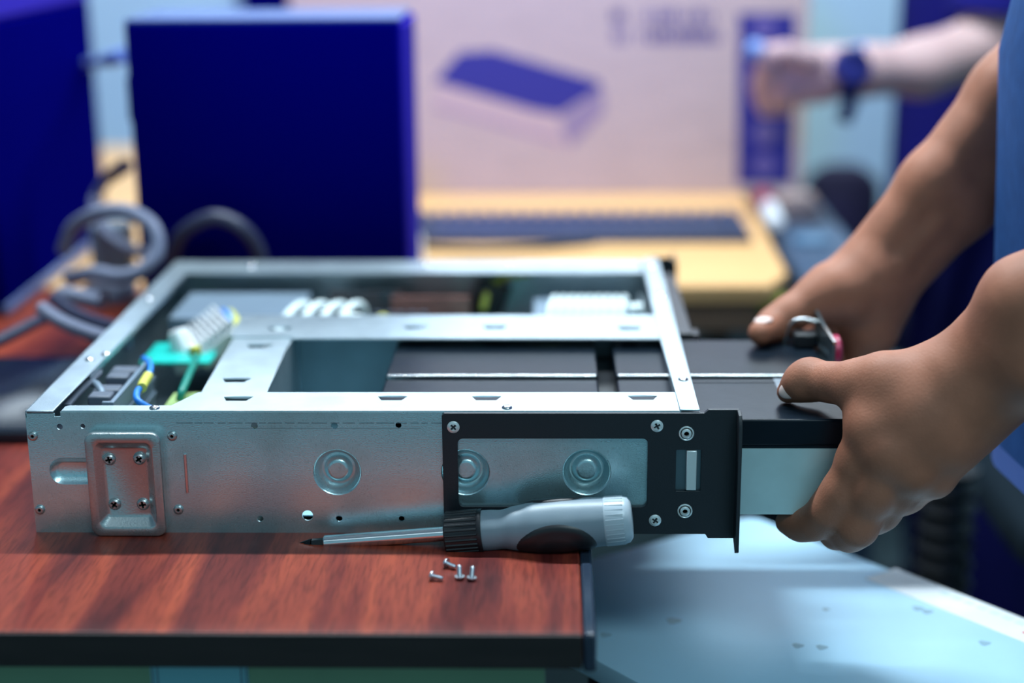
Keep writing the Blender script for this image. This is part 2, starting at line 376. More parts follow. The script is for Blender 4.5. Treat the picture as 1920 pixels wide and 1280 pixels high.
# top flanges
def slot(x, y, w_=.0205, w2=.0135, h=.0094): return [(x-w2/2, y-h/2), (x+w2/2, y-h/2), (x+w_/2, y+h/2), (x+w_*.2, y+h/2+.0008), (x-w_*.2, y+h/2+.0008), (x-w_/2, y+h/2)]
def louver(mb, x, y, z): mb.box(-.0075, .0075, -.0056, .0044, -.0004, .0004, Matrix.Translation((x, y, z-.0030)) @ Matrix.Rotation(math.radians(-14), 4, 'X'))
X_, Y_, Z_ = (1, 0, 0), (0, 1, 0), (0, 0, 1)
ff = MB().plate([[(.0240, 0.0006), (.4320, .0006), (.4330, .0385), (.4315, .0405), (.1065, .0405), (.0945, .0118), (.0260, .0118), (.0240, .0095)]]+[slot(x, y) for x, y in ((.1362, .0265), (.2407, .0275), (.3043, .0275), (.4094, .0285))], (0, 0, H-T), X_, Y_, Z_, T)
for x, y in ((.1362, .0265), (.2407, .0275), (.3043, .0275), (.4094, .0285)): louver(ff, x, y, H)
obj('front_flange', ff, M_metal, ch, bevel=.0004)
cs = MB().plate([[(.1080, .034), (.1534, .034), (.1480, .180), (.1480, .205), (.1026, .205), (.1040, .16)]]+[slot(x, y) for x, y in ((.1262, .0725), (.1272, .1595))], (0, 0, H-.0026), X_, Y_, Z_, T)
for x, y in ((.1262, .0725), (.1272, .1595)): louver(cs, x, y, H-.0014)
cs.box(.1480, .1490, .04, .205, .002, H-.002)
obj('bay_cross_strip', cs, M_metal, ch)
rs = ((.1356, .2049), (.2420, .2076), (.3039, .2073), (.4087, .2038))
rr_ = MB().plate([[(.1000, .182), (.1490, .182), (.1490, .1765), (.4340, .1745), (.4340, .2440), (.0985, .2455)]]+[slot(x, y) for x, y in rs], (0, 0, H-.0014), X_, Y_, Z_, T)
for x, y in rs: louver(rr_, x, y, H)
obj('bay_rear_rail', rr_, M_metal, ch)
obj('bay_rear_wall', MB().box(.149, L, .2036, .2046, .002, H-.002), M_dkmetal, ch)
obj('bay_floor', MB().box(.149, L, .012, .203, .0070, .0078), M_bay, ch, label='blue-grey sheet lining the empty battery bay')
obj('left_rail', MB().plate([[(.0, .0), (.0188, .0), (.0205, .39), (.0205, W), (0, W)]], (0, 0, H-T), X_, Y_, Z_, T).box(0, .0012, .0, W, H-.005, H).box(.0172, .0184, .09, .39, H-.006, H-.0006), M_metal, ch, bevel=.0004)
obj('right_rail', MB().plate([[(.4322, .0006), (L, .0006), (L+.0008, W), (.4318, W), (.4300, .24)]], (0, 0, H-.0002), X_, Y_, Z_, T).box(.4322, .4332, .0012, W, H-.009, H), M_metal, ch, bevel=.0004)
obj('rear_flange', MB().plate([[(.0200, .3925), (.4300, .3925), (.4300, W), (.0200, W)]], (0, 0, H-T-.0004), X_, Y_, Z_, T), M_metal, ch, bevel=.0004)
# rivets
rv = MB().lathe([(.0034, 0), (.0034, .0006), (.0028, .0014), (.0018, .0017), (.0011, .0016), (.0010, -.0005), (0, -.0005)], (0, 0, 0), (0, -1, 0), 20)
r0 = None
for x, z in ((.0039, .0688), (.0039, .0164), (.0969, .0689), (.0977, .0166)):
    if r0 is None: r = r0 = obj('rivet', rv, M_brk, ch)
    else: r = r0.copy(); C.objects.link(r)
    if r is r0:
        for v in r.data.vertices: v.co += Vector(ch.location)
    r.location = Vector((x, 0, z))-Vector(ch.location)
dm = MB().lathe([(.0036, 0), (.0033, .0008), (.0020, .0016), (0, .0018)], (0, 0, 0), (0, 0, 1), 18)
d0 = None
tops = [(.085, .0057), (.3188, .0065), (.4395, .066), (.4400, .30), (.010, .118), (.0098, .296), (.075, .416), (.235, .418), (.3095, .420), (.4385, .400), (.0182, .132)]
for x, y in tops:
    if d0 is None: d = d0 = obj('dome_rivet', dm, M_chrome, ch)
    else: d = d0.copy(); C.objects.link(d)
    if d is d0:
        for v in d.data.vertices: v.co += Vector(ch.location)
    d.location = Vector((x, y, H+(.0012 if x > .43 else .0001)))-Vector(ch.location)

def screw_mb(R=.0041, rot=.3, h=.0016):
    s = MB().lathe([(R, 0), (R, .0005), (R*.86, h*.72), (R*.62, h)], (0, 0, 0), (0, -1, 0), 24, cap=False)
    s.plate([circ(0, 0, R*.62, 24), cross2(0, 0, R*.56, R*.17, rot)], (0, -h, 0), (1, 0, 0), (0, 0, 1), (0, 1, 0), .0022)
    s.lathe([(R*.6, 0), (0, 0)], (0, -h+.0022, 0), (0, 1, 0), 16, cap=False)
    return s
# pressed foot bracket with four pan head screws
br = MB().loft([rl(.0400, .0905, .0003, .0735, .0065, .0), rl(.0400, .0905, .0003, .0735, .0065, -.0068), rl(.0406, .0899, .0009, .0729, .0060, -.0078), rl(.0416, .0889, .0020, .0718, .0052, -.0082),
                rl(.0455, .0850, .0062, .0676, .0050, -.0082), rl(.0465, .0840, .0074, .0662, .0046, -.0076), rl(.0500, .0806, .0118, .0622, .0030, -.0030), rl(.0515, .0792, .0134, .0606, .0022, -.0022)], True, True)
bk = obj('mounting_bracket', br, M_brk, ch, angle=28, label='pressed steel bracket plate with a recessed middle')
for x, z, ro in ((.0545, .0534, .2), (.0745, .0538, .6), (.0556, .0215, .9), (.0747, .0215, .15)):
    s_ = obj('screw', screw_mb(.0043, ro, .0022), M_brk, bk); s_.location = Vector((x, -.0022, z))-Vector(ch.location)
    for v in s_.data.vertices: v.co += Vector(ch.location)
# black rack ear
eo = [(.2762, .0009), (.4505, .0009), (.4522, -.0020), (.4705, -.0020), (.4705, .0882), (.4505, .0882), (.4478, .0857), (.2776, .0857), (.2762, .0840)]
win = rrect(.2863, .4114, .0203, .0682, .0035, 4)
lat = rrect(.4300, .4466, .0315, .0605, .0006, 1)
ear = MB().plate([eo, win, lat], (0, -.0032, 0), U, V, N, .0030)
ea = obj('rack_ear', ear, M_black, ch, bevel=.0003, label='black rack mounting ear with a rectangular window')
obj('ear_flange', MB().plate([[(-.0034, -.0020), (-.0034, .0882), (-.0120, .0872), (-.0165, .080), (-.0170, -.0062), (-.0140, -.0080)]], (.4690, 0, 0), (0, 1, 0), (0, 0, 1), (1, 0, 0), .0024), M_black, ea, bevel=.0004)
for x, z, ro in ((.2837, .0763, .78), (.4171, .0771, .5), (.4169, .0108, 1.0)):
    s_ = obj('screw', screw_mb(.0041, ro, .0012), M_screw, ea, label='silver cross-head screw'); s_.location = Vector((x, -.0032, z))-Vector(ch.location)
    for v in s_.data.vertices: v.co += Vector(ch.location)
for x, z in ((.4364, .0720), (.4366, .0176)):
    s_ = obj('stud', MB().lathe([(.0050, 0), (.0050, .0006), (.0044, .0009), (.0040, .0006), (.0039, -.0006), (.0034, -.0006), (.0033, .0014), (.0027, .0018), (.0017, .0018), (.0016, -.0008), (0, -.0008)], (x, -.0032, z), (0, -1, 0), 22), M_screw, ea)
lt = MB().box(.4300, .4466, -.0004, .0004, .0315, .0605)
obj('latch_recess', lt, M_dkmetal, ea)
obj('latch_tab', MB().box(.4368, .4436, -.0040, -.0006, .0322, .0600), M_screw, ea, bevel=.0006, label='bright latch tab in the slot')
# black front bezel beyond the battery opening, with its ear
bz = MB().box(L+.001, .4585, .2060, .405, .002, .0815)
obj('front_bezel', bz, M_blackpl, ch, bevel=.0012, label='black front bezel behind the battery opening')
obj('bezel_ledge', MB().box(.4585, .4645, .2150, .232, .030, .0780), M_blackpl, ch, bevel=.001)
obj('rack_ear', MB().box(.440, .462, W, W+.003, -.002, .0885).box(.4600, .4622, W-.020, W+.020, -.002, .0885), M_black, ch, bevel=.0004, label='black rear rack ear')

# ---- inside the chassis
P3 = lambda px, py, z: tuple(atZ(px, py, z))
def inn(name, mb, m_, par=ch, **k): return obj(name, mb, m_, par, **k)
inn('component_case', MB().box(.0240, .1330, .300, .388, .020, .0690), M_gbox, bevel=.001, label='blue-grey flat case in the rear left corner')
pb = inn('circuit_board', MB().box(.0225, .0780, .206, .262, .0560, .0580), M_pcb, label='bright teal circuit board near the left rail')
for x, y, r_, h in ((.060, .230, .005, .006), (.068, .25, .004, .005), (.045, .240, .003, .004)):
    inn('capacitor', MB().lathe([(r_, 0), (r_, h), (r_*.8, h+.001), (0, h+.001)], (x, y, .058), (0, 0, 1), 16), M_alu, pb)
# finned aluminium heat sink standing at an angle
ha = Vector((.43, -.90, 0)).normalized(); hn = Vector((-.50, -.24, .83)).normalized(); hw_ = ha.cross(hn)
hc_ = Vector(tuple(atZ(392, 628, .064)))
Mh = Matrix(((ha.x, hw_.x, hn.x, hc_.x), (ha.y, hw_.y, hn.y, hc_.y), (ha.z, hw_.z, hn.z, hc_.z), (0, 0, 0, 1)))
hs = MB().box(-.030, .030, -.020, .020, -.012, .002, Mh)
for k in range(9): hs.box(-.028, .028, -.0195+k*.0047, -.0172+k*.0047, .001, .0090, Mh)
inn('heat_sink', hs, M_alu, bevel=.0008, label='white aluminium finned heat sink')
inn('heat_sink_foot', MB().lathe([(.012, 0), (.012, .004), (.009, .030), (.007, .034), (0, .035)], tuple(Vector(P3(338, 636, .066))-Vector((-.30, .1, 1)).normalized()*.026), (-.30, .1, 1), 20), M_alu)
# outlet blocks / fan at left
so = inn('socket_block', MB().box(.026, .0450, .042, .145, .012, .0720), M_dkgrey, bevel=.0015, label='dark grey power socket block')
for k in range(4):
    inn('socket_pillar', MB().box(.0265-.003*(k % 2), .0425, .050+k*.023, .064+k*.023, .072, .0800-.0025*(k % 2)), M_dkgrey, so, bevel=.0015)
inn('socket_frame', MB().box(.0452, .0485, .038, .146, .020, .0800).box(.040, .0460, .038, .0410, .02, .080).box(.0486, .0500, .038, .146, .050, .054).box(.0486, .0500, .038, .146, .062, .066), M_gbox, so, bevel=.001)
fn = inn('cooling_fan', MB().plate([rrect(.014, .068, .010, .064, .004), circ(.041, .037, .0225, 30)], (.0060, 0, 0), (0, 1, 0), (0, 0, 1), (1, 0, 0), .012), M_dkgrey, bevel=.0008, label='dark grey cooling fan inside the left wall')
bl = MB()
for k in range(7):
    a_ = 2*PI*k/7; bl.box(.007, .0215, -.0005, .0005, -.005, .005, Matrix.Translation((.012, .041, .037)) @ Matrix.Rotation(PI/2, 4, 'Y') @ Matrix.Rotation(a_, 4, 'Z') @ Matrix.Rotation(.6, 4, 'X'))
bl.lathe([(.009, 0), (.009, .010), (.007, .012), (0, .012)], (.006, .041, .037), (1, 0, 0), 20)
inn('fan_blades', bl, M_blackpl, fn)
gp = [P3(x, y, .0800) for x, y in ((116, 757), (134, 722), (148, 708), (154, 713), (190, 690), (192, 697), (152, 735), (132, 758))]
inn('fan_guard', MB().loft([[(x, y, z-.0016) for x, y, z in gp], gp]), M_dkgrey)
inn('fan_cable', MB().tube(smooth_path([P3(168, 716, .076), P3(182, 722, .078), P3(192, 742, .074), P3(188, 775, .060)]), .0028, 10), M_gbox)
for k in range(3): inn('guard_tab', MB().box(.020+.004*k, .0212+.004*k, .016, .022, .045, .076-.003*k), M_gbox)
inn('circuit_board', MB().box(.064, .146, .014, .19, .006, .0076), M_pcbgreen, label='olive green circuit board low in the left bay')
inn('transformer', MB().box(.066, .098, .095, .135, .008, .056).box(.063, .101, .090, .140, .018, .040), M_pcbgreen, bevel=.001)
for x, y, r_, h in ((.076, .050, .0065, .048), (.089, .056, .006, .046), (.094, .044, .005, .016), (.108, .078, .005, .022), (.112, .098, .004, .024)):
    inn('capacitor', MB().lathe([(r_, 0), (r_, h), (r_*.85, h+.001), (0, h+.001)], (x, y, .0076), (0, 0, 1), 16), M_pcb if r_ > .0055 else M_alu)
inn('blue_wire', MB().tube(smooth_path([P3(270, 672, .076), P3(281, 682, .081), P3(280, 700, .082), P3(266, 722, .081), P3(256, 738, .079), P3(262, 754, .076), P3(300, 775, .066)]), .0024, 10), M_blue)
inn('wire_sleeve', MB().tube(smooth_path([P3(278, 704, .0815), P3(268, 720, .081), P3(266, 727, .081)]), .0036, 10), M_yellow)
inn('green_wire', MB().tube(smooth_path([P3(368, 668, .066), P3(360, 690, .066), P3(346, 722, .064), P3(338, 745, .058), P3(336, 775, .040)]), .0030, 10), M_green)
inn('wire_sleeve', MB().lathe([(.004, 0), (.0045, .004), (.004, .008), (0, .008)], P3(367, 668, .064), (0, 0, 1), 14), M_yellow)
inn('yellow_wire', MB().tube(smooth_path([P3(425, 580, .060), P3(436, 590, .070), P3(446, 606, .072), P3(452, 625, .060)]), .0030, 10), M_yellow)
inn('blue_wire', MB().tube(smooth_path([P3(412, 584, .060), P3(422, 586, .070), P3(432, 598, .072), P3(436, 625, .060)]), .0030, 10), M_blue)
# rear bay
inn('circuit_board', MB().box(.140, .330, .256, .386, .012, .0136), M_pcbdk, label='dark circuit board across the rear bay')
inn('circuit_board', MB().box(.205, .275, .3830, .3850, .014, .066), M_pcbred, label='red-brown circuit board standing in the rear bay')
inn('circuit_board', MB().box(.150, .215, .3860, .3880, .014, .070), M_pcbdk, label='dark circuit board standing behind the white wires')
for k in range(5):
    for j in range(2): inn('pin_socket', MB().box(.192+k*.010, .198+k*.010, .360, .366, .0136, .046+j*.011), M_dkgrey)
for k in range(4):
    x = .122+k*.0155; y = .268
    inn('white_wire', MB().tube(smooth_path([(x-.003, y-.010, .054), (x, y, .064), (x+.005, y+.030, .0725), (x+.011, y+.062, .0725), (x+.016, y+.080, .062), (x+.017, y+.086, .030)]), .0040, 10), M_wire_w)
    inn('wire_lug', MB().lathe([(.0052, 0), (.0052, .010), (.003, .013), (0, .013)], (x-.004, y-.012, .048), (0, .1, 1), 12), M_alu)
inn('terminal_block', MB().box(.118, .190, .262, .330, .0136, .046), M_gbox, bevel=.001)
inn('wire_nut', MB().lathe([(.006, 0), (.005, .012), (0, .014)], (.204, .318, .054), (0, 0, 1), 14), M_yellow)
for pts, mm in (([(.150, .262, .070), (.185, .258, .080), (.215, .256, .070)], M_wire_w), ([(.200, .260, .070), (.222, .256, .079), (.245, .254, .066)], M_gbox), ([(.240, .258, .066), (.262, .254, .077), (.285, .254, .064)], M_alu)):
    inn('wire_loop', MB().tube(smooth_path(pts), .0042, 10), mm)
rp = P3(915, 552, .060); Mr = Matrix.Translation((rp[0], rp[1], .052)) @ Matrix.Rotation(.35, 4, 'Y') @ Matrix.Rotation(-.3, 4, 'Z')
inn('relay', MB().box(-.013, .013, -.012, .012, -.036, .020, Mr), M_blackpl, bevel=.001, label='tilted black relay')
inn('yellow_wire', MB().tube(smooth_path([P3(905, 580, .050), P3(915, 548, .064), P3(936, 524, .073), P3(966, 514, .076), P3(1000, 512, .072), P3(1018, 524, .055)]), .0034, 10), M_yellow)
inn('circuit_board', MB().box(.276, .300, .30, .385, .030, .0316), M_pcb, label='teal circuit board edge in the rear bay')
tb = inn('transformer', MB().box(.332, .415, .300, .380, .012, .066), M_gbox, bevel=.002, label='grey boxed transformer with wound white coil ends')
for k in range(9): inn('coil_wire', MB().tube(smooth_path([(.346+k*.0076, .306, .060), (.347+k*.0076, .320, .0705), (.351+k*.0076, .352, .0725), (.353+k*.0076, .374, .064)]), .0030, 8), M_wire_w, tb)
inn('yellow_tape', MB().box(.332, .414, .2945, .2995, .040, .0465).box(.330, .352, .270, .292, .040, .052), M_yellow, bevel=.001)
inn('capacitor', MB().lathe([(.008, 0), (.008, .050), (.007, .052), (0, .052)], (.420, .330, .020), (0, 0, 1), 18), M_wire_w)
inn('inner_bracket', MB().box(.426, .4290, .262, .390, .002, .066), M_metal)

# ------------------------------------------------------------------ battery pack
bp_ = thing('battery_pack', (.39, .104, .0085), 'black four-block battery pack sliding out of the steel chassis into two hands', 'battery pack')
bat0 = None
xa0, xa1, xb0, xb1 = .2285, .3815, .3945, .5480
for (x0, x1) in ((xa0, xa1), (xb0, xb1)):
    for (y0, y1, zt) in ((.0095, .0995, .0768), (.1040, .1975, .0785)):
        obj('battery', MB().box(x0, x1, y0, y1, .0120, zt), M_batt, bp_, bevel=.0016, seg=3)
obj('pack_spine', MB().box(xa1, xb0, .012, .196, .0120, .062), M_blackpl, bp_)
obj('pack_tray', MB().box(xa0, xb1+.001, .0090, .1980, .0105, .0118).box(xa0, xb1, .0083, .0092, .0105, .0572), M_grayplate, bp_, label='grey metal sleeve along the lower side of the pack')
obj('top_cover', MB().box(.4340, xb1, .0086, .0992, .0590, .0775), M_batt, bp_, bevel=.0016, seg=3, label='black cover over the near battery row')
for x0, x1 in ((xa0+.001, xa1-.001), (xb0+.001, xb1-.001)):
    obj('edge_highlight_strip', MB().box(x0, x1, .1034, .1062, .0760, .0790), M_steel, bp_, bevel=.0008, label='added bright strip standing for the highlight on the far battery row edge')  # strip added to stand for the highlight on the battery edge
obj('cover_strip', MB().box(.4450, .545, .0900, .0908, .0774, .0779), M_blackpl, bp_)
cl_ = atZ(1450, 712, .0775); cr_ = atZ(1512, 745, .0775)
obj('clear_tape', MB().box(cl_[0], cr_[0]+.012, cr_[1]+.004, .0985, .0774, .07785), M_tape, bp_, label='strip of clear tape on the near battery row')
# terminal board at the end of the far row
tm = obj('terminal_board', MB().plate([[(.112, .060), (.196, .060), (.1985, .1005), (.1925, .1035), (.112, .0990)]]+[circ(.134+.0065*k, .088-.001*k, .0019, 12) for k in range(8)]+[circ(.134+.0065*k, .0805-.001*k, .0019, 12) for k in range(8)], (.5505, 0, 0), (0, 1, 0), (0, 0, 1), (1, 0, 0), .0018), M_dkmetal, bp_, bevel=.0003, label='small upright metal board with rows of holes')
obj('board_edge', MB().box(.5503, .5525, .112, .1950, .0988, .1012), M_steel, tm)
obj('terminal_block', MB().box(.5320, .5500, .172, .188, .0785, .0900), M_blackpl, tm, bevel=.002)
obj('terminal_tab', MB().tube(smooth_path([(.527, .188, .0785), (.531, .187, .0945), (.540, .185, .0985), (.5500, .182, .0970)]), .0014, 10), M_steel, tm)
obj('connector', MB().lathe([(.009, 0), (.012, .002), (.012, .008), (.009, .010), (.006, .010), (.006, 0)], (.5530, .1500, .0835), (1, 0, 0), 24), M_pink, tm, label='magenta round connector')

# ------------------------------------------------------------------ screwdriver
a = np.array([.2690, -.0190, .0175]); tip = np.array([.1865, -.0150, .0068])
hb = atY(836, 1000, -.020); hc = atY(905, 990, -.022); he = atY(1186, 973, -.026); tp = atY(556, 1020, -.017); st = atY(608, 1017, -.0175)
sd = thing('screwdriver', tuple((hb+he)/2*np.array([1, 1, 0])), 'grey and black handled screwdriver resting on the desk against the chassis', 'screwdriver')
ax = Vector(he-hb).normalized(); hb = Vector(hb)
LH = (Vector(he)-hb).length; lc = (Vector(hc)-hb).length
def handle_r(t):
    P_ = [(0, .0135), (.05, .0134), (.16, .0128), (.28, .0148), (.45, .0172), (.62, .0176), (.80, .0168), (1, .0160)]
    for (t0, r0_), (t1, r1_) in zip(P_, P_[1:]):
        if t <= t1:
            k_ = (t-t0)/(t1-t0); k_ = k_*k_*(3-2*k_); return r0_+(r1_-r0_)*k_
    return P_[-1][1]
n_h = 28; capL = .018
prof = [(handle_r(i/n_h), lc+(LH-capL-lc)*i/n_h) for i in range(n_h+1)]
obj('handle', MB().lathe([(.010, lc-.0005)]+prof, hb, ax, 40), M_lightgrey, sd, angle=50)
obj('end_cap', MB().lathe([(.0160, LH-capL), (.0163, LH-capL+.0006), (.0158, LH-.0060), (.0148, LH-.0025), (.0120, LH-.0004), (.008, LH), (0, LH)], hb, ax, 40), M_capgrey, sd, angle=50, label='pale grey ribbed end cap')
er = MB(); u_ = Vector((0, 0, 1)).cross(ax).normalized(); v_ = ax.cross(u_)
for k in range(30):
    an = 2*PI*k/30; d_ = u_*math.cos(an)+v_*math.sin(an)
    er.tube([hb+ax*(LH-capL+.001)+d_*.0160, hb+ax*(LH-.0055)+d_*.0157], .0004, 5)
obj('cap_rib', er, M_capgrey, sd)
# rubber grip patches: curved ellipses hugging the handle (camera side and far side)
def patch(th0, name):
    vs = []; fs = []; nr, na = 10, 48
    tc_, tl, aw = .60, .34, 1.12
    def pt(t, an, off):
        d_ = u_*math.cos(an)+v_*math.sin(an); return hb+ax*(lc+(LH-capL-lc)*t)+d_*(handle_r(min(max(t, 0), 1))+off)
    for i in range(nr+1):
        q = i/nr
        for k in range(na):
            an = 2*PI*k/na; vs.append(pt(tc_+tl*q*math.cos(an), th0+aw*q*math.sin(an), (.0009 if q < .97 else -.0006)-(.0005 if .55 < q < .66 else 0)))
    for i in range(nr):
        for k in range(na): fs.append((i*na+k, i*na+(k+1) % na, (i+1)*na+(k+1) % na, (i+1)*na+k))
    return obj('rubber_grip', (vs, fs), M_blackpl, sd, angle=60, label='black rubber oval grip inset')
dirc = Vector((0, -.78, -.62)); th = math.atan2(dirc.dot(v_), dirc.dot(u_)); patch(th, 'g'); patch(th+PI, 'g')
co = MB().lathe([(.0128, 0), (.0140, .0010), (.0140, lc-.0030), (.0146, lc-.0022), (.0146, lc), (.010, lc)], hb, ax, 40)
for k in range(26):
    an = 2*PI*k/26; d_ = u_*math.cos(an)+v_*math.sin(an); co.tube([hb+ax*.001+d_*.0138, hb+ax*(lc-.003)+d_*.0138], .0009, 6)
obj('collar', co, M_blackpl, sd, label='black ribbed collar')
st = Vector(st); tp = Vector(tp); ax2 = (st-hb).normalized(); ls = (st-hb).length
obj('shaft', MB().lathe([(.0048, -.002), (.0048, ls-.0006), (.0043, ls), (.003, ls)], hb, ax2, 28), M_chrome, sd, label='chrome tube shaft')
lt_ = (tp-hb).length
bt = MB().lathe([(.0033, ls-.002), (.0033, ls+.0080), (.0026, ls+.0090)], hb, ax2, 6)
obj('bit', bt, M_bit, sd, angle=20, label='black hexagonal bit with a cross tip')
bl = MB(); n_ = 16; loops = []
for i in range(7):
    q = i/6; rr0 = .0030*(1-q)**.8+.0004; lp = []
    for k in range(n_):
        an = 2*PI*k/n_; gr = .55 if (k % 4 in (1, 2, 3) and k % 4 == 2) else 1
        lp.append(hb+ax2*(ls+.0088+(lt_-ls-.0088)*q)+(u_*math.cos(an)+v_*math.sin(an))*rr0*(1-(1-gr)*min(1, q*2)))
    loops.append(lp)
obj('bit_tip', bl.loft(loops), M_bit, sd)

# ------------------------------------------------------------------ four loose screws
def loose(p, d_, label):
    o_ = thing('machine_screw', tuple(p), label, 'screw', 'loose screws on the desk')
    d_ = Vector(d_).normalized(); s = MB()
    s.lathe([(.0002, -.0002), (.0016, -.0001), (.0028, .0004), (.0032, .0012), (.0032, .0017), (.0015, .0019)], p, d_, 20)
    obj('screw_head', s, M_zinc, o_)
    pr = []; h = .0018; i = 0
    while h < .0085: pr.append((.00150 if i % 2 == 0 else .00118, h)); h += .00035; i += 1
    pr += [(.0010, .0088), (0, .0089)]
    obj('screw_shank', MB().lathe(pr, p, d_, 14, cap=False), M_zinc, o_, angle=80)
p = atZ(806, 1078, .0030); loose(p, (.93, -.28, -.13), 'zinc screw lying apart on the left of the loose four')
p = atZ(834, 1054, .0030); loose(p, (.80, -.55, -.12), 'zinc screw lying farthest back beneath the screwdriver collar')
p = atZ(862, 1084, .0003); loose(p, (-.02, .02, 1), 'zinc screw standing on its head in the middle of the pile')
p = atZ(884, 1086, .0003); loose(p, (.10, .05, 1), 'zinc screw standing on its head, rightmost of the loose four')

# ------------------------------------------------------------------ pale blue lid on a stool
ZL = -.10
e1 = Vector((-.143, -.095, 0)).normalized(); e2 = Vector((.171, -.2, 0)).normalized()
c0 = Vector(tuple(atZ(1410, 965, ZL))); qL = Vector(tuple(atZ(1115, 1045, ZL))); qR = Vector(tuple(atZ(1920, 1165, ZL)))
e1 = (qL-c0).normalized(); e2 = (qR-c0).normalized()
def lp(u, v, z=ZL):
    p = c0+e1*u+e2*v; return (p.x, p.y, z)
LU, LV = .281, .375
def rl2(i, z): return [lp(u, v, z) for u, v in rrect(i, LU-i, i, LV-i, .012-i*.5, 5)]
cv = thing('metal_cover', tuple(c0+e1*.15+e2*.2+Vector((0, 0, -.02))), 'pale blue sheet metal cover lying beside the desk under the battery pack', 'cover')
obj('cover_sheet', MB().loft([rl2(0, ZL-.016), rl2(0, ZL-.0018), rl2(.0006, ZL-.0005), rl2(.002, ZL)], True, True), M_lid, cv, angle=35)
def quad(us, z=ZL+.0003, t=.0003):
    b0 = [lp(u, v, z) for u, v in us]; return MB().loft([[(p[0], p[1], p[2]-t) for p in b0], b0])
def on_lid(px, py):
    p = Vector(tuple(atZ(px, py, ZL)))-c0; M2 = Matrix(((e1.x, e2.x), (e1.y, e2.y))).inverted(); r_ = M2 @ Vector((p.x, p.y)); return r_.x, r_.y
a = on_lid(1640, 1078); b_ = on_lid(1668, 1058); v0 = (a[1]+b_[1])/2; u0, u1 = sorted((a[0], b_[0])); a = on_lid(1760, 1140); b_ = on_lid(1775, 1103); u0, u1 = sorted((a[0], b_[0])); v0 = on_lid(1660, 1072)[1]
st_ = obj('label_strip', quad([(u0, v0), (u0, .368), (u1, .368), (u1, v0)]), M_lidlab, cv, smooth=False, label='long white label strip')
pt_ = MB()
for k in range(9):
    vv = v0+.05+k*.011; pt_.add(*(lambda m_: (m_.v, m_.f))(quad([(u0+.005, vv), (u0+.005, vv+.007), (u0+.011, vv+.007), (u0+.011, vv)], ZL+.0006)))
obj('strip_print', pt_, M_lidtxt, st_, smooth=False)
vr = on_lid(1905, 1190)[1]
obj('strip_print', quad([(u0+.002, vr), (u0+.002, vr+.010), (u1-.012, vr+.010), (u1-.012, vr)], ZL+.0006), M_red, st_, smooth=False, label='red mark at the end of the strip')
for px, py, r_ in ((1262, 1163, .008), (1495, 1210, .006), (1540, 1213, .006), (1548, 1142, .004), (1720, 1140, .006), (1738, 1146, .006), (1845, 1205, .006), (1135, 1190, .006)):
    u, v = on_lid(px, py); obj('grease_mark', quad([(u+r_*math.cos(t)*(.6+.2*math.sin(3*t)), v+r_*math.sin(t)*(.8+.2*math.cos(2*t))) for t in [2*PI*k/14 for k in range(14)]], ZL+.0002, .0001), M_smudge, cv, smooth=False)
stool = thing('stool', tuple(c0+e1*.16+e2*.20+Vector((0, 0, FZ-ZL))), 'black stool under the pale blue metal cover', 'stool')
cx_, cy_, _ = lp(.15, .20)
obj('seat', MB().lathe([(.10, 0), (.145, .004), (.150, .02), (.145, .034), (.12, .040), (0, .040)], (cx_, cy_, ZL-.0565), (0, 0, 1), 40), M_blackpl, stool)
for k in range(4):
    an = PI/4+k*PI/2; obj('leg', MB().tube([(cx_+.10*math.cos(an), cy_+.10*math.sin(an), ZL-.05), (cx_+.17*math.cos(an), cy_+.17*math.sin(an), FZ)], .012, 12), M_blackpl, stool)

# ------------------------------------------------------------------ background: yellow desk, keyboard, box, towers
yd = thing('desk', (.0, 1.2, FZ), 'pale yellow wooden desk behind, carrying keyboard and cardboard box', 'desk')
obj('desktop', MB().plate([[(-.95, .690), (.585, .690), (.6125, .752), (.628, 1.68), (-.95, 1.68)]], (0, 0, -.020), X_, Y_, Z_, .020), M_wood2, yd, bevel=.002)
obj('apron', MB().box(-.9, .575, .705, .722, -.055, -.0205), M_wood2e, yd)
obj('side_panel', MB().box(.548, .572, .74, 1.62, FZ, -.0205), M_pedestal, yd)
obj('pedestal', MB().box(.30, .500, .735, 1.2, FZ, -.056), M_pedestal, yd, bevel=.002)
obj('side_panel', MB().box(-.93, -.90, .72, 1.62, FZ, -.0205), M_pedestal, yd)
obj('corner_guard', MB().box(.566, .608, .716, .742, -.040, -.0205), M_lime, yd, bevel=.003, label='lime green corner guard')
kb = thing('keyboard', (.36, .965, 0), 'dark full-size keyboard on the pale yellow desk', 'keyboard')
kx0, kx1, ky0, ky1 = .130, .592, .900, 1.034
obj('keyboard_case', MB().box(kx0, kx1, ky0, ky1, 0, .010), M_kbd, kb, bevel=.003)
k0 = None
for j in range(6):
    nk = 21 if j else 9
    y = ky0+.006+j*.0205; x = kx0+.006
    ws = [.0195]*23 if j else [.034, .026, .11, .026, .026, .034, .0195, .0195, .0195, .0195, .0195, .0195, .0195, .0195]
    for w_ in ws:
        if x+w_ > kx1-.004: break
        if w_ == .0195 and k0 is not None: o_ = k0.copy(); C.objects.link(o_); o_.location = Vector((x-kr[0], y-kr[1], 0))
        else:
            o_ = obj('key', MB().loft([[(x, y, .010), (x+w_-.002, y, .010), (x+w_-.002, y+.0185, .010), (x, y+.0185, .010)], [(x+.002, y+.003, .0175), (x+w_-.004, y+.003, .0175), (x+w_-.004, y+.0165, .0175), (x+.002, y+.0165, .0175)]]), M_key, kb, smooth=False)
            if w_ == .0195: k0 = o_; kr = (x, y)
        x += w_
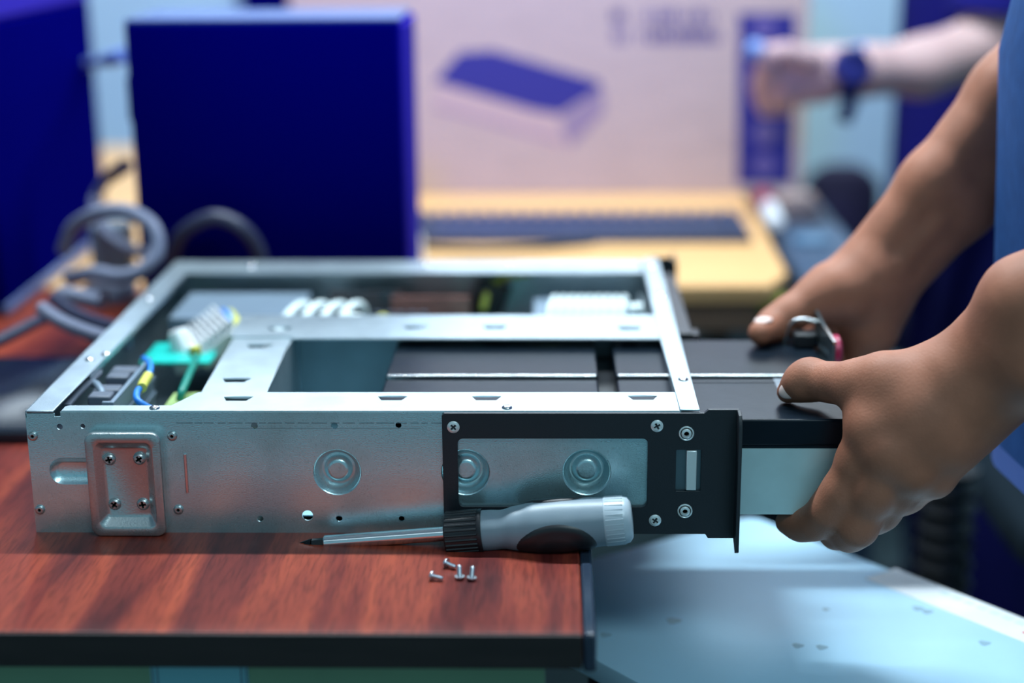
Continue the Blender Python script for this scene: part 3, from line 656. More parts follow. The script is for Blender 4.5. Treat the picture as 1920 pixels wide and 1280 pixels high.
tag(obj('cord', MB().tube(smooth_path([(.14, .885, .003), (.20, .862, .003), (.26, .850, .003), (.32, .862, .003), (.37, .880, .003), (.40, .893, .003)]), .0035, 8), M_blackpl, origin=(.26, .87, 0)), 'black cord curving in front of the dark keyboard', 'cord')

bx = thing('cardboard_box', (.34, 1.43, 0), 'large cardboard box with a printed device picture on the yellow desk', 'box')
BX0, BX1, BY0, BY1, BZ1 = -.012, .700, 1.222, 1.640, .43
obj('box_body', MB().box(BX0, BX1, BY0, BY1, 0, BZ1), M_card, bx, bevel=.002)
def on_box(px, py): p = atY(px, py, BY0); return p[0], p[2]
def decal(name, polys, m_, lay=0, **k):
    mbx = MB()
    for po in polys: mbx.plate([po], (0, BY0-.0004-.0004*lay, 0), U, V, (0, 1, 0), .0003)
    return obj(name, mbx, m_, bx, smooth=False, **k)
B = lambda *ps: [on_box(*p) for p in ps]
decal('device_top_print', [B((815, 152), (862, 98), (925, 94), (1122, 152), (1128, 166), (1050, 214), (1000, 206))], M_print, label='navy printed top of the pictured device')
decal('device_front_print', [B((818, 160), (1000, 211), (1045, 220), (1062, 280), (810, 205))], M_print4, lay=-.4)
decal('device_side_print', [B((1052, 222), (1130, 168), (1130, 210), (1066, 278))], M_print3, lay=-.2)
decal('device_edge_print', [B((1068, 272), (1124, 192), (1132, 172), (1132, 212), (1078, 268)), B((815, 196), (1050, 262), (1052, 268), (815, 203))], M_print3, lay=.2)
tx = []
for row, (y0, y1, xs) in enumerate((((18, 42, (1148, 1335))), ((52, 80, (1150, 1350))))):
    x = xs[0]
    while x < xs[1]:
        w_ = random.choice((7, 9, 11))
        if not (1172 < x < 1200):
            tx.append(B((x, y0), (x+w_*.45, y0), (x+w_*.45, y1), (x, y1)))
            if random.random() < .8: tx.append(B((x, y0 if random.random() < .5 else y1-6), (x+w_, y0 if random.random() < .5 else y1-6), (x+w_, y1), (x+w_*.4, y1)))
        x += w_+4
decal('text_print', tx, M_print, label='two short lines of navy lettering')
decal('side_label', [B((1385, 25), (1492, 25), (1484, 345), (1382, 345))], M_print2, label='tall navy panel with a column of round icons')
for y in (52, 130, 190, 250, 310): decal('label_icon', [circ(*on_box(1433, y), .016, 20)], M_icon, lay=1)

tw = thing('computer_tower', (.08, .60, 0), 'navy computer tower standing on the desk behind the chassis', 'computer')
TY = .530
tl_, tr_ = atY(231, 42, TY), atY(749, 34, TY)
TX0, TX1, TZ = float(tl_[0]), float(tr_[0]), float((tl_[2]+tr_[2])/2)
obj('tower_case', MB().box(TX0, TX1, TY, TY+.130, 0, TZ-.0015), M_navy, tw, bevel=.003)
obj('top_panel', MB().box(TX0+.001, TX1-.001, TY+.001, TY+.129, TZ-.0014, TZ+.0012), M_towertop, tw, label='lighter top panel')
obj('port_block', MB().box(TX0-.006, TX0, TY+.02, TY+.12, .05, .125).box(TX0-.010, TX0, TY+.03, TY+.1, TZ-.10, TZ-.055), M_navy, tw, bevel=.004)
obj('front_trim', MB().box(TX1-.0005, TX1+.004, TY+.004, TY+.126, .004, TZ-.004), M_purple, tw, bevel=.001)

t2 = thing('computer_tower', (-.32, .75, 0), 'navy computer case at far left, cut by the picture edge', 'computer')
obj('tower_case', MB().box(-.46, -.208, .56, .95, .004, .292), M_navy, t2, bevel=.004)
obj('tower_foot', MB().box(-.44, -.23, .58, .62, 0, .005).box(-.44, -.23, .90, .94, 0, .005), M_blackpl, t2)
obj('bottom_trim', MB().box(-.2085, -.2055, .56, .95, .004, .012), M_navytop, t2)
t3 = obj('case_unit', MB().box(-.46, -.208, .58, .95, .2921, .375), M_purple, bevel=.004, origin=(-.33, .76, .292))
tag(t3, 'violet-blue flat unit stacked on the far left computer case', 'computer')
tag(obj('wall_panel', MB().box(.00-.30, .0-.10, 2.36, 2.399, .03, .60), M_navy, bevel=.003, origin=(-.2, 2.38, .3)), 'navy panel hanging on the back wall above the tower', 'panel')

# cables and plugs at the left
def cable(name, pts, r, m_, label, cat='cable', n=12):
    pp = smooth_path(pts, 10); o_ = obj(name, MB().tube(pp, r, n), m_, origin=tuple(pts[0])); return tag(o_, label, cat)
Q = lambda px, py, y: tuple(atY(px, py, y))
cable('cable', [Q(120, 470, .50), Q(140, 425, .49), Q(185, 400, .47), Q(240, 397, .46), Q(285, 425, .45), Q(294, 470, .44), Q(270, 505, .43), Q(225, 519, .43), Q(175, 512, .45), Q(130, 522, .47)], .0075, M_cable, 'grey ribbed cable curled in an upright loop left of the tower')
cable('cable', [Q(320, 487, .50), Q(345, 435, .49), Q(400, 408, .485), Q(450, 425, .485), Q(482, 465, .49), Q(495, 520, .49)], .0075, M_dkcable, 'dark cable arching in front of the navy tower')
cable('cable', [Q(78, 578, .32), Q(110, 600, .30), Q(150, 618, .28), Q(200, 634, .255), Q(240, 644, .24)], .0062, M_cable, 'pale grey ribbed cable running down to the left chassis rail')
cable('cable', [Q(100, 560, .40), Q(140, 588, .37), Q(185, 606, .345), Q(240, 620, .32)], .0062, M_dkcable, 'dim violet cable behind the pale ribbed cable')
cable('cable', [Q(-30, 652, .30), Q(20, 628, .33), Q(65, 605, .36), Q(100, 590, .39)], .0055, M_dkcable, 'dark thin cable lying on the red desk at far left')
def plug(p0, p1, r, m_, label):
    p0, p1 = Vector(p0), Vector(p1); d_ = (p1-p0); Ln = d_.length
    o_ = obj('cable_plug', MB().lathe([(r*.5, 0), (r*.9, Ln*.1), (r, Ln*.3), (r, Ln*.95), (r*.9, Ln), (0, Ln)], p0, d_, 20), m_, origin=tuple(p0)); return tag(o_, label, 'plug')
plug(Q(105, 548, .44), Q(190, 566, .43), .0085, M_cable, 'grey cable plug pointing right on the red desk')
plug(Q(252, 538, .46), Q(206, 562, .45), .0085, M_cable, 'grey plug facing left beside the chassis rail')
plug(Q(160, 540, .47), Q(240, 548, .46), .0075, M_cable, 'grey plug body beneath the looped cable')
plug(Q(198, 112, .69), Q(232, 104, .63), .0085, M_navytop, 'pale blue plug fitted high in the tower back')
plug(Q(200, 335, .68), Q(236, 310, .62), .0080, M_dkcable, 'dark plug fitted low in the tower back')
cable('cable', [(-.36, 1.30, .008), (-.34, 1.26, .10), Q(60, 150, 1.15), Q(140, 126, 1.02), Q(175, 117, .84), Q(200, 112, .69)], .006, M_navytop, 'pale cable running from the high tower plug')
cable('cable', [Q(200, 335, .68), Q(178, 380, .68), Q(195, 430, .59), Q(240, 465, .55), Q(300, 480, .51)], .006, M_cable, 'thin grey cable crossing inside the upright loop')
tag(obj('adapter', MB().box(-.128, -.088, .60, .63, 0, .088), mat('grey_adapter_plastic', (.20, .26, .32), .5), bevel=.004, origin=(-.107, .615, 0)), 'small grey adapter standing between the towers', 'adapter')
# glossy black monitor base at the left
gb = thing('monitor_base', (-.18, .28, 0), 'glossy black monitor base left of the chassis corner', 'monitor stand')
obj('base_plate', MB().loft([[(u, v, z) for u, v in rrect(-.34+i, -.006-i, .178+i, .385-i, .02, 5)] for i, z in ((.002, 0), (0, .002), (0, .008), (.003, .011))]), M_gloss, gb)
obj('base_neck', MB().box(-.335, -.275, .30, .35, .0105, .14), M_gloss, gb, bevel=.004)

# white blob for a glint, marker, low cabinet, chair
bo = obj('glint_blob', MB().lathe([(.0125, 0), (.0135, .001), (.0135, .018), (.0100, .022), (.0105, .0225), (.0125, .028), (.0125, .033), (.009, .039), (0, .041)], tuple(atZ(775, 500, 0)), (0, 0, 1), 24), M_white, origin=tuple(atZ(775, 500, 0)))  # white shape added in place of a specular glint
tag(bo, 'small white blob added for a glint at the lower right corner of the tower', 'glint_blob')
cb = obj('cabinet', MB().box(.632, .728, .76, 1.32, FZ, -.012), M_case, bevel=.004, origin=(.73, 1.04, FZ)); tag(cb, 'blue-black low cabinet beside the right end of the yellow desk', 'cabinet')
pe = atZ(1520, 452, -.010)
tag(obj('disc', MB().lathe([(.024, 0), (.025, .001), (.025, .006), (.022, .008), (0, .008)], (pe[0], pe[1], -.012), (0, 0, 1), 30), M_emblem, origin=(pe[0], pe[1], -.012)), 'blue-grey round disc lying on the low cabinet', 'disc')
pe = atZ(1495, 395, -.006)
tag(obj('cardboard_scrap', MB().box(pe[0]-.025, pe[0]+.025, pe[1]-.04, pe[1]+.04, -.012, .012), M_card, bevel=.002, origin=(pe[0], pe[1], -.012)), 'small cardboard piece on the low cabinet behind the disc', 'cardboard')
mk0 = Vector(tuple(atZ(1456, 418, .012))); mk1 = Vector(tuple(atZ(1424, 352, .012)))
mk0.z = mk1.z = .011; dmk = (mk1-mk0); 
if dmk.length > .19: mk1 = mk0+dmk.normalized()*.19
dmk = mk1-mk0; Lm = dmk.length
mk = thing('marker', tuple(mk0*Vector((1, 1, 0)) if False else (mk0.x, mk0.y, 0)), 'white marker with a crimson cap at the right end of the yellow desk', 'marker')
obj('marker_body', MB().lathe([(.007, 0), (.0105, .003), (.0110, .01), (.0110, Lm*.56), (.008, Lm*.56)], mk0, dmk, 20), M_white, mk)
obj('marker_cap', MB().lathe([(.009, Lm*.54), (.0120, Lm*.55), (.0115, Lm*.95), (.009, Lm), (0, Lm)], mk0, dmk, 20), M_redcap, mk, label='crimson cap')

oc = thing('office_chair', (.93, 1.82, FZ), 'dark rounded office chair behind the low cabinet', 'chair')
tc0, tc1 = atY(1527, 350, 1.55), atY(1640, 350, 1.55); top = atY(1580, 312, 1.55)[2]
xm, hw = (tc0[0]+tc1[0])/2, (tc1[0]-tc0[0])/2+.012
obj('backrest', MB().loft([[(u, y, v) for u, v in rrect(xm-hw+i, xm+hw-i, -.40+i, top-i, min(.07, hw*.8), 8)] for i, y in ((.012, 1.54), (0, 1.555), (0, 1.585), (.012, 1.60))]), M_chair, oc, angle=60)
obj('seat', MB().loft([[(u, v, z) for u, v in rrect(xm-.2+i, xm+.2-i, 1.62+i, 2.02-i, .06, 6)] for i, z in ((.01, -.36), (0, -.35), (0, -.30), (.015, -.285))]), M_chair, oc, angle=60)
obj('stem', MB().tube([(xm, 1.82, -.36), (xm, 1.82, FZ+.06)], .025, 14), M_blackpl, oc)
obj('back_bar', MB().box(xm-.02, xm+.02, 1.60, 1.70, -.385, -.355).box(xm-.02, xm+.02, 1.60, 1.62, -.38, -.2), M_blackpl, oc)
for k in range(5):
    an = 2*PI*k/5; obj('foot', MB().tube([(xm, 1.82, FZ+.07), (xm+.25*math.cos(an), 1.82+.25*math.sin(an), FZ+.02)], [.022, .016], 10), M_blackpl, oc)
oc.location.x = xm
for c_ in oc.children: c_.location.x -= xm-.93

# second chair: seat edge and ribbed gas-lift sleeve seen under the near wrist
s2 = thing('office_chair', (1.02, .66, FZ), 'black swivel chair seat behind the near forearm and shirt hem', 'chair')
ZS = -.20
obj('seat', MB().loft([[(u, v, z) for u, v in rrect(.818+i, 1.22-i, .45+i, .86-i, .07, 6)] for i, z in ((.02, ZS-.05), (0, ZS-.04), (0, ZS-.008), (.012, ZS))]), M_chairg, s2, angle=60)
obj('stem', MB().tube([(1.02, .66, ZS-.045), (1.02, .66, FZ+.08)], .026, 14), M_blackpl, s2)
rb = []; h = 0; k = 0
while h < .60: rb.append((.030 if k % 2 else .0235, h)); h += .0105; k += 1
tag(obj('ribbed_tube', MB().lathe([(.0, 0)]+rb+[(0, h)], (.752, .535, FZ), (0, 0, 1), 24), M_blackpl, angle=20, origin=(.752, .535, FZ)), 'black ribbed tube standing upright in the dark gap behind the pale blue cover', 'tube')
for k in range(5):
    an = 2*PI*k/5+.3; obj('foot', MB().tube([(1.02, .66, FZ+.09), (1.02+.21*math.cos(an), .66+.21*math.sin(an), FZ+.02)], [.024, .016], 10), M_blackpl, s2)

# ------------------------------------------------------------------ people: smooth distance-field surfaces
class Field:
    def __init__(s, lo, hi, h):
        s.h = h; s.lo = np.array(lo, float); n = np.ceil((np.array(hi)-s.lo)/h).astype(int)+1
        s.n = n; s.F = np.full(n, .05, np.float32)
        s.ax = [(s.lo[i]+h*np.arange(n[i])).astype(np.float32) for i in range(3)]
    def sl(s, lo, hi):
        out = []
        for i in range(3):
            a_ = int(max(0, math.floor((lo[i]-s.lo[i])/s.h))); b_ = int(min(s.n[i], math.ceil((hi[i]-s.lo[i])/s.h)+1)); out.append(slice(a_, max(b_, a_)))
        return tuple(out)
def smin(a, b, k):
    if k <= 0: return np.minimum(a, b)
    h = np.maximum(k-np.abs(a-b), 0)/k; return np.minimum(a, b)-h*h*k*.25
def cone_d(X, Y, Z, a, b, ra, rb, flat=None):
    a = np.asarray(a, np.float32); b = np.asarray(b, np.float32); d = b-a; L2 = float(d@d)+1e-12
    px, py, pz = X-a[0], Y-a[1], Z-a[2]
    t = np.clip((px*d[0]+py*d[1]+pz*d[2])/L2, 0, 1)
    qx, qy, qz = px-t*d[0], py-t*d[1], pz-t*d[2]
    if flat is not None:          # flat = (unit normal, factor): squash along the normal
        n_, f_ = flat; dn = qx*n_[0]+qy*n_[1]+qz*n_[2]; g = (f_-1)
        qx, qy, qz = qx+g*dn*n_[0], qy+g*dn*n_[1], qz+g*dn*n_[2]
    return np.sqrt(qx*qx+qy*qy+qz*qz)-(ra+t*(rb-ra))
def chain(Fd, pts, rad, k_in, k_out, flat=None):
    """smooth chain of tapered capsules, then blended into the field"""
    P_ = np.array(pts, float); R_ = max(rad)*1.25+.03
    sl = Fd.sl(P_.min(0)-R_, P_.max(0)+R_)
    X = Fd.ax[0][sl[0]][:, None, None]; Y = Fd.ax[1][sl[1]][None, :, None]; Z = Fd.ax[2][sl[2]][None, None, :]
    if X.size == 0 or Y.size == 0 or Z.size == 0: return
    d = None
    if len(P_) == 1: d = cone_d(X, Y, Z, P_[0], P_[0]+1e-4, rad[0], rad[0], flat)
    for i in range(len(P_)-1):
        q = cone_d(X, Y, Z, P_[i], P_[i+1], rad[i], rad[i+1], flat); d = q if d is None else smin(d, q, k_in)
    Fd.F[sl] = smin(Fd.F[sl], d.astype(np.float32), k_out)
def nets(Fd):
    F = Fd.F; S_ = F < 0; nx, ny, nz = F.shape
    c = [S_[i:nx-1+i, j:ny-1+j, k:nz-1+k] for i in (0, 1) for j in (0, 1) for k in (0, 1)]
    cnt = sum(x.astype(np.uint8) for x in c); act = (cnt > 0) & (cnt < 8)
    I, J, K = np.nonzero(act); idx = np.full(act.shape, -1, np.int64); idx[I, J, K] = np.arange(len(I))
    acc = np.zeros((len(I), 3)); nn = np.zeros(len(I))
    cor = [(i, j, k) for i in (0, 1) for j in (0, 1) for k in (0, 1)]
    for a_ in range(8):
        for b_ in range(a_+1, 8):
            A, B_ = cor[a_], cor[b_]
            if sum(abs(A[q]-B_[q]) for q in range(3)) != 1: continue
            fa = F[I+A[0], J+A[1], K+A[2]]; fb = F[I+B_[0], J+B_[1], K+B_[2]]
            mk_ = (fa < 0) != (fb < 0); t = np.where(mk_, fa/np.where(mk_, fa-fb, 1), 0)
            for q in range(3): acc[:, q] += np.where(mk_, A[q]+t*(B_[q]-A[q]), 0)
            nn += mk_
    Vv = Fd.lo+(np.stack([I, J, K], 1)+acc/nn[:, None])*Fd.h
    fs = []
    for axs in range(3):
        o1, o2 = [(1, 2), (2, 0), (0, 1)][axs]
        sl0 = [slice(1, -1)]*3; sl0[axs] = slice(0, -1); s0 = S_[tuple(sl0)]
        sl1 = list(sl0); sl1[axs] = slice(1, None); s1 = S_[tuple(sl1)]
        for sg in (0, 1):
            E_ = (s0 & ~s1) if sg == 0 else (~s0 & s1)
            ii = np.stack(np.nonzero(E_), 1); 
            if len(ii) == 0: continue
            off = np.ones(3, int); off[axs] = 0; ii = ii+off
            def cell(d1, d2):
                q = ii.copy(); q[:, o1] += d1; q[:, o2] += d2; return idx[q[:, 0], q[:, 1], q[:, 2]]
            qd = np.stack([cell(-1, -1), cell(0, -1), cell(0, 0), cell(-1, 0)], 1)
            if sg == 1: qd = qd[:, ::-1]
            fs.append(qd)
    Q_ = np.concatenate(fs); Q_ = Q_[(Q_ >= 0).all(1)]
    return Vv, Q_
def join(parts):
    vs = []; fs = []; n = 0
    for v, f_ in parts: vs.append(v); fs.append(f_+n); n += len(v)
    return np.concatenate(vs), np.concatenate(fs)
def skin_obj(name, parts, m_, parent):
    v, f_ = join(parts); o_ = obj(name, ([tuple(p) for p in v], [tuple(map(int, q)) for q in f_]), m_, parent, angle=180)
    return o_
A3 = np.array
# ---- main person at the right (faces left); near = left hand, far = right hand
pa, pb = atY(1899, 300, .10), atY(1889, 880, .10)
def xfr(z): return float(pb[0]+(pa[0]-pb[0])*(z-pb[2])/(pa[2]-pb[2]))
xf = xfr(.0)
TXC, TYC = .925, .115                       # torso axis
def scx(z, rx): return xfr(min(z, .3))+rx+.004+max(0, z-.3)*.16
pm = thing('person', (TXC, TYC, FZ), 'person in blue T-shirt at right pulling the battery pack with both hands', 'person')
Fd = Field((.42, -.16, -.06), (1.10, .16, .62), .0016)
y_ = atY
thumb = [y_(1477, 734, .036), y_(1500, 719, .038), y_(1526, 713, .036), y_(1562, 717, .022), y_(1605, 718, .006)]
thumb[0] = atZ(1477, 735, .0852)
wr = y_(1812, 742, -.010)
# palm / metacarpals
cmc = y_(1735, 712, -.004)
nrm = (0., 1., 0.)
chain(Fd, [y_(1605, 722, .006), y_(1660, 714, -.004), cmc, y_(1800, 705, -.008)], [.0155, .0165, .0190, .0200], .012, .010)
mcp = [y_(1640, 800, -.016), y_(1664, 848, -.026), y_(1708, 880, -.026), y_(1748, 890, -.016)]
carp = [y_(1770, 715, -.012), y_(1790, 735, -.018), y_(1805, 760, -.018), y_(1818, 785, -.012)]
for a_, b_, r0_, r1_ in zip(carp, mcp, (.0205, .0200, .0190, .0180), (.0150, .0152, .0142, .0130)):
    chain(Fd, [a_, (A3(a_)+A3(b_))/2, b_], [r0_, (r0_+r1_)/2+.0008, r1_], .010, .014)
chain(Fd, [y_(1660, 735, .000), y_(1648, 770, -.006), y_(1642, 800, -.012)], [.0140, .0140, .0145], .01, .018)           # web of the thumb
chain(Fd, [y_(1715, 800, .008), y_(1790, 770, .004)], [.020, .022], .01, .016)               # palm body
# fingers
fing = [([mcp[0], y_(1613, 862, -.0125), y_(1578, 924, -.0105), y_(1552, 958, -.0070), y_(1526, 980, .003), y_(1500, 984, .014), y_(1474, 979, .022)], [.0154, .0138, .0122, .0114, .0100, .0090, .0074]),
        ([mcp[1], y_(1638, 920, -.021), y_(1607, 986, -.014), y_(1592, 998, -.002), y_(1568, 998, .014), y_(1545, 990, .032)], [.0158, .0136, .0122, .0110, .0096, .0074]),
        ([mcp[2], y_(1682, 922, -.014), y_(1652, 958, -.002), y_(1636, 968, .008), y_(1618, 972, .022), y_(1598, 968, .040)], [.0146, .0124, .0112, .0102, .0090, .0070]),
        ([mcp[3], y_(1728, 905, .000), y_(1706, 926, .012), y_(1692, 934, .020), y_(1678, 940, .028), y_(1660, 938, .040)], [.0130, .0108, .0096, .0088, .0078, .0062])]
for pts, rad in fing: chain(Fd, pts, rad, .010, .0045)
for i in range(4): chain(Fd, [A3(mcp[i])+A3((0, .0005, 0))], [.0136-.0006*i], .001, .012)
chain(Fd, thumb, [.0074, .0108, .0122, .0122, .0140], .008, .008)
chain(Fd, [y_(1514, 703, .037)], [.0100], .001, .008)                                        # thumb knuckle
# wrist and forearm (two bones side by side)
el = A3((.800, -.075, .235)); sh = A3((.965, -.075, .585))
pr = A3((.66, 0, .72))
chain(Fd, [y_(1795, 712, -.006), y_(1850, 660, -.012), y_(1930, 570, -.030), el+A3((-.010, 0, .012))], [.0230, .0240, .0290, .0400], .015, .016)
chain(Fd, [y_(1822, 775, -.006), y_(1870, 722, -.012), y_(1935, 665, -.030), el+A3((.010, 0, -.012))], [.0230, .0240, .0300, .0400], .015, .016)
chain(Fd, [el, (el+sh)/2, sh], [.042, .046, .050], .02, .02)
nearp = nets(Fd)
# far arm
Fd = Field((.44, .12, -.02), (1.10, .42, .62), .0020)
tt = [atZ(1426, 624, .0893), y_(1452, 608, .200), y_(1482, 588, .205), y_(1520, 564, .212), y_(1556, 546, .218)]
chain(Fd, tt, [.0095, .0122, .0132, .0145, .0185], .008, .010)
chain(Fd, [y_(1556, 546, .218), y_(1590, 545, .222), y_(1630, 520, .226)], [.0190, .0240, .0260], .012, .014)
fm = [y_(1552, 590, .246), y_(1580, 600, .256), y_(1606, 615, .258), y_(1630, 630, .252)]
fc = [y_(1610, 530, .240), y_(1622, 540, .246), y_(1640, 555, .246), y_(1652, 570, .240)]
for a_, b_ in zip(fc, fm): chain(Fd, [a_, b_], [.0200, .0150], .01, .014)
chain(Fd, [y_(1652, 560, .228), y_(1634, 620, .228), y_(1622, 655, .232)], [.0200, .0185, .0155], .012, .014)   # heel of the hand
for i, b_ in enumerate(fm):
    b_ = A3(b_); x0 = b_[0]; chain(Fd, [b_, A3((x0-.022, .238+.004*(i == 1), b_[2]-.034)), A3((x0-.040, .222, b_[2]-.052)), A3((x0-.052, .211, b_[2]-.066))], [.0145, .0115, .0100, .0080], .006, .0045)
el = A3(y_(2010, 62, .262)); sh = A3((.985, .300, .600))
chain(Fd, [y_(1612, 512, .232), y_(1749, 345, .238), y_(1890, 172, .250), el+A3((-.006, 0, .000))], [.0225, .0245, .0280, .0330], .015, .012)
chain(Fd, [y_(1653, 549, .232), y_(1803, 385, .238), y_(1950, 220, .250), el+A3((.010, 0, -.010))], [.0225, .0245, .0290, .0340], .015, .012)
chain(Fd, [y_(1640, 552, .2150), y_(1690, 494, .2130), y_(1760, 415, .2150)], [.0030, .0034, .0024], .002, .012)  # wrist tendons
chain(Fd, [el, (el+sh)/2, sh], [.036, .044, .052], .02, .02)
farp = nets(Fd)
# trunk, neck, head, legs
Fb = Field((.66, -.14, FZ-.01), (1.18, .38, 1.02), .008)
chain(Fb, [(scx(.08, .145), TYC, .08), (scx(.30, .142), TYC, .30), (scx(.50, .13), TYC, .50)], [.085, .088, .082], .03, .02, ((0., 1., 0.), .70))
chain(Fb, [(TXC+.05, -.055, .575), (TXC+.05, .285, .575)], [.050, .050], .03, .03)
chain(Fb, [(TXC+.04, TYC, .60), (TXC-.005, TYC, .72)], [.055, .052], .02, .03)
chain(Fb, [(TXC-.035, TYC, .78), (TXC-.02, TYC, .86)], [.070, .088], .03, .03, ((0., 1., 0.), 1.15))
chain(Fb, [(TXC-.095, TYC, .755), (TXC-.06, TYC, .76)], [.030, .045], .02, .03)
chain(Fb, [(TXC-.122, TYC, .790), (TXC-.112, TYC, .825)], [.013, .009], .01, .012)
for s_ in (-1, 1):
    chain(Fb, [(TXC-.02, TYC+s_*.087, .80)], [.020], .01, .012)
    chain(Fb, [(xf+.16, TYC+s_*.075, .05), (xf+.14, TYC+s_*.09, -.34), (xf+.155, TYC+s_*.09, -.68)], [.068, .050, .038], .03, .02)
    chain(Fb, [(xf+.15, TYC+s_*.09, -.715), (xf+.02, TYC+s_*.10, -.728)], [.026, .018], .02, .03)
trunk = nets(Fb)
body = skin_obj('body', [nearp, farp, trunk], M_skin, pm)
# thumb nail of the near hand
def ellipsoid(c, ax1, ax2_, ax3_, n=14, m2=20):
    c, a1, a2, a3 = map(Vector, (c, ax1, ax2_, ax3_)); return MB().loft([[c+a1*math.cos(PI*i/n)*(-1)+(a2*math.cos(2*PI*k/m2)+a3*math.sin(2*PI*k/m2))*max(math.sin(PI*i/n), 1e-3) for k in range(m2)] for i in range(n+1)])
nd = Vector(thumb[2])-Vector(thumb[0]); nd.normalize()
n0 = Vector((-.15, -.92, .40)); nn_ = (n0-nd*n0.dot(nd)).normalized(); ns = nd.cross(nn_)
cN = Vector(thumb[0])+nd*.0078+nn_*.0092
obj('thumbnail', ellipsoid(cN, nd*.0095-nn_*.0014, ns*.0064, nn_*.0028), M_nail, pm, angle=180, label='pale thumbnail of the near hand')
nd = Vector(tt[1])-Vector(tt[0]); nd.normalize(); up0 = Vector((-.2, -.2, 1)); nn_ = (up0-nd*up0.dot(nd)).normalized(); ns = nd.cross(nn_)
obj('thumbnail', ellipsoid(Vector(tt[0])+nd*.006+nn_*.0085, nd*.0085, ns*.0070, nn_*.0022), M_nail, pm, angle=180)
hr = ellipsoid((TXC-.012, TYC, .885), (0, 0, .088), (.108, 0, 0), (0, .088, 0)); obj('hair', hr, M_hair, pm, angle=180)
# T-shirt: hanging tube with folds, hem at the waist
def shirt_ring(z, rx, ry, cx, fold, ph=0., n=72):
    return [(cx+(rx+fold*math.sin(7*a_+ph+z*6)+.4*fold*math.sin(13*a_+2+z*11))*math.cos(a_), TYC+(ry+fold*math.sin(9*a_+1+ph))*math.sin(a_), z) for a_ in [2*PI*k/n for k in range(n)]]
zs = [(-.005, .150, .172), (.012, .150, .172), (.014, .1475, .170), (.05, .145, .170), (.12, .142, .170), (.20, .142, .175), (.30, .142, .180), (.42, .140, .185), (.50, .130, .192), (.55, .118, .200), (.595, .098, .195), (.625, .082, .150), (.645, .070, .095), (.655, .064, .070)]
loops = []
for i, (z, rx, ry) in enumerate(zs):
    cx = scx(z, rx); loops.append(shirt_ring(z, rx, ry, cx, .0035 if z < .5 else .001))
obj('tshirt', MB().loft(loops[2:], False, False), M_tshirt, pm, angle=180)
inner = [[(xx+(xf+.154-xx)*.015, yy+(TYC-yy)*.015, zz) for xx, yy, zz in l] for l in loops[:3]]
obj('shirt_hem', MB().loft([loops[2], loops[1], loops[0], inner[0], inner[1]], False, False), M_hem, pm, angle=60, label='lighter blue hem band')
for s_, e0, s0 in ((-1, A3((.800, -.075, .235)), A3((.965, -.075, .585))), (1, el, sh)):
    d_ = e0-s0; obj('sleeve', MB().tube([tuple(s0-d_*.06), tuple(s0+d_*.1), tuple(s0+d_*.35), tuple(s0+d_*.42)], [.068, .070, .068, .070], 30), M_tshirt, pm, angle=60)
tr = MB()
for s_ in (-1, 1):
    tr.tube([(xf+.155, TYC+s_*.068, .06), (xf+.155, TYC+s_*.074, -.05), (xf+.14, TYC+s_*.09, -.34), (xf+.155, TYC+s_*.09, -.715)], [.086, .092, .078, .068], 28)
obj('trousers', tr, M_navycloth, pm, angle=60)
for s_ in (-1, 1):
    obj('shoe', MB().loft([[(u, v, z) for u, v in rrect(xf-.04+i, xf+.21-i, TYC+s_*.10-.045+i, TYC+s_*.10+.045-i, .04, 6)] for i, z in ((.002, FZ), (0, FZ+.01), (.004, FZ+.04), (.02, FZ+.068))]), M_shoe, pm, angle=50)

# ---- second person in the background
HY = 1.06
p2 = thing('person', (1.0, 1.33, FZ), 'person in dark navy clothes behind, fist raised and wearing a watch', 'person')
x2f = float(atY(1700, 200, 1.24)[0])
Fd = Field((.50, .90, .10), (1.12, 1.32, .64), .0028)
h_ = lambda px, py, y=HY: A3(atY(px, py, y))
chain(Fd, [h_(1555, 128), h_(1470, 128)], [.0270, .0300], .01, .02); chain(Fd, [h_(1540, 160), h_(1470, 165)], [.0220, .0260], .01, .02)
kn = [(1462, 108, 1.035), (1456, 130, 1.050), (1452, 150, 1.065), (1458, 172, 1.078)]
for i, (px, py, yy) in enumerate(kn):
    a_ = h_(px, py, yy); chain(Fd, [a_, h_(px-28, py+8, yy-.012), h_(px-22, py+30, yy-.006), h_(px+14, py+34, yy+.008)], [.0125, .0110, .0100, .0085], .006, .006)
chain(Fd, [h_(1520, 110, 1.03), h_(1470, 98, 1.02), h_(1436, 96, 1.02)], [.0150, .0120, .0095], .008, .010)
el2 = h_(1868, 78, 1.13); sh2 = A3((x2f+.150, 1.185, .560))
chain(Fd, [h_(1560, 135), h_(1620, 132, 1.065), h_(1730, 126, 1.095), el2], [.0285, .0300, .0370, .0420], .02, .02)
chain(Fd, [el2, (el2+sh2)/2, sh2], [.046, .050, .052], .02, .02)
arm2 = nets(Fd)
Fb = Field((.74, .95, FZ-.01), (1.30, 1.68, 1.04), .009)
X2, Y2 = x2f+.135, 1.33
chain(Fb, [(X2+.01, Y2, .10), (X2+.01, Y2, .34), (X2+.01, Y2, .52)], [.10, .105, .09], .03, .03)
chain(Fb, [(X2+.01, Y2-.14, .565), (X2+.01, Y2+.15, .565)], [.050, .050], .03, .03)
chain(Fb, [(X2, Y2, .60), (X2-.02, Y2, .72)], [.055, .052], .02, .03)
chain(Fb, [(X2-.045, Y2, .79), (X2-.03, Y2, .87)], [.072, .088], .03, .03)
chain(Fb, [(X2-.128, Y2, .80), (X2-.118, Y2, .83)], [.013, .009], .01, .012)
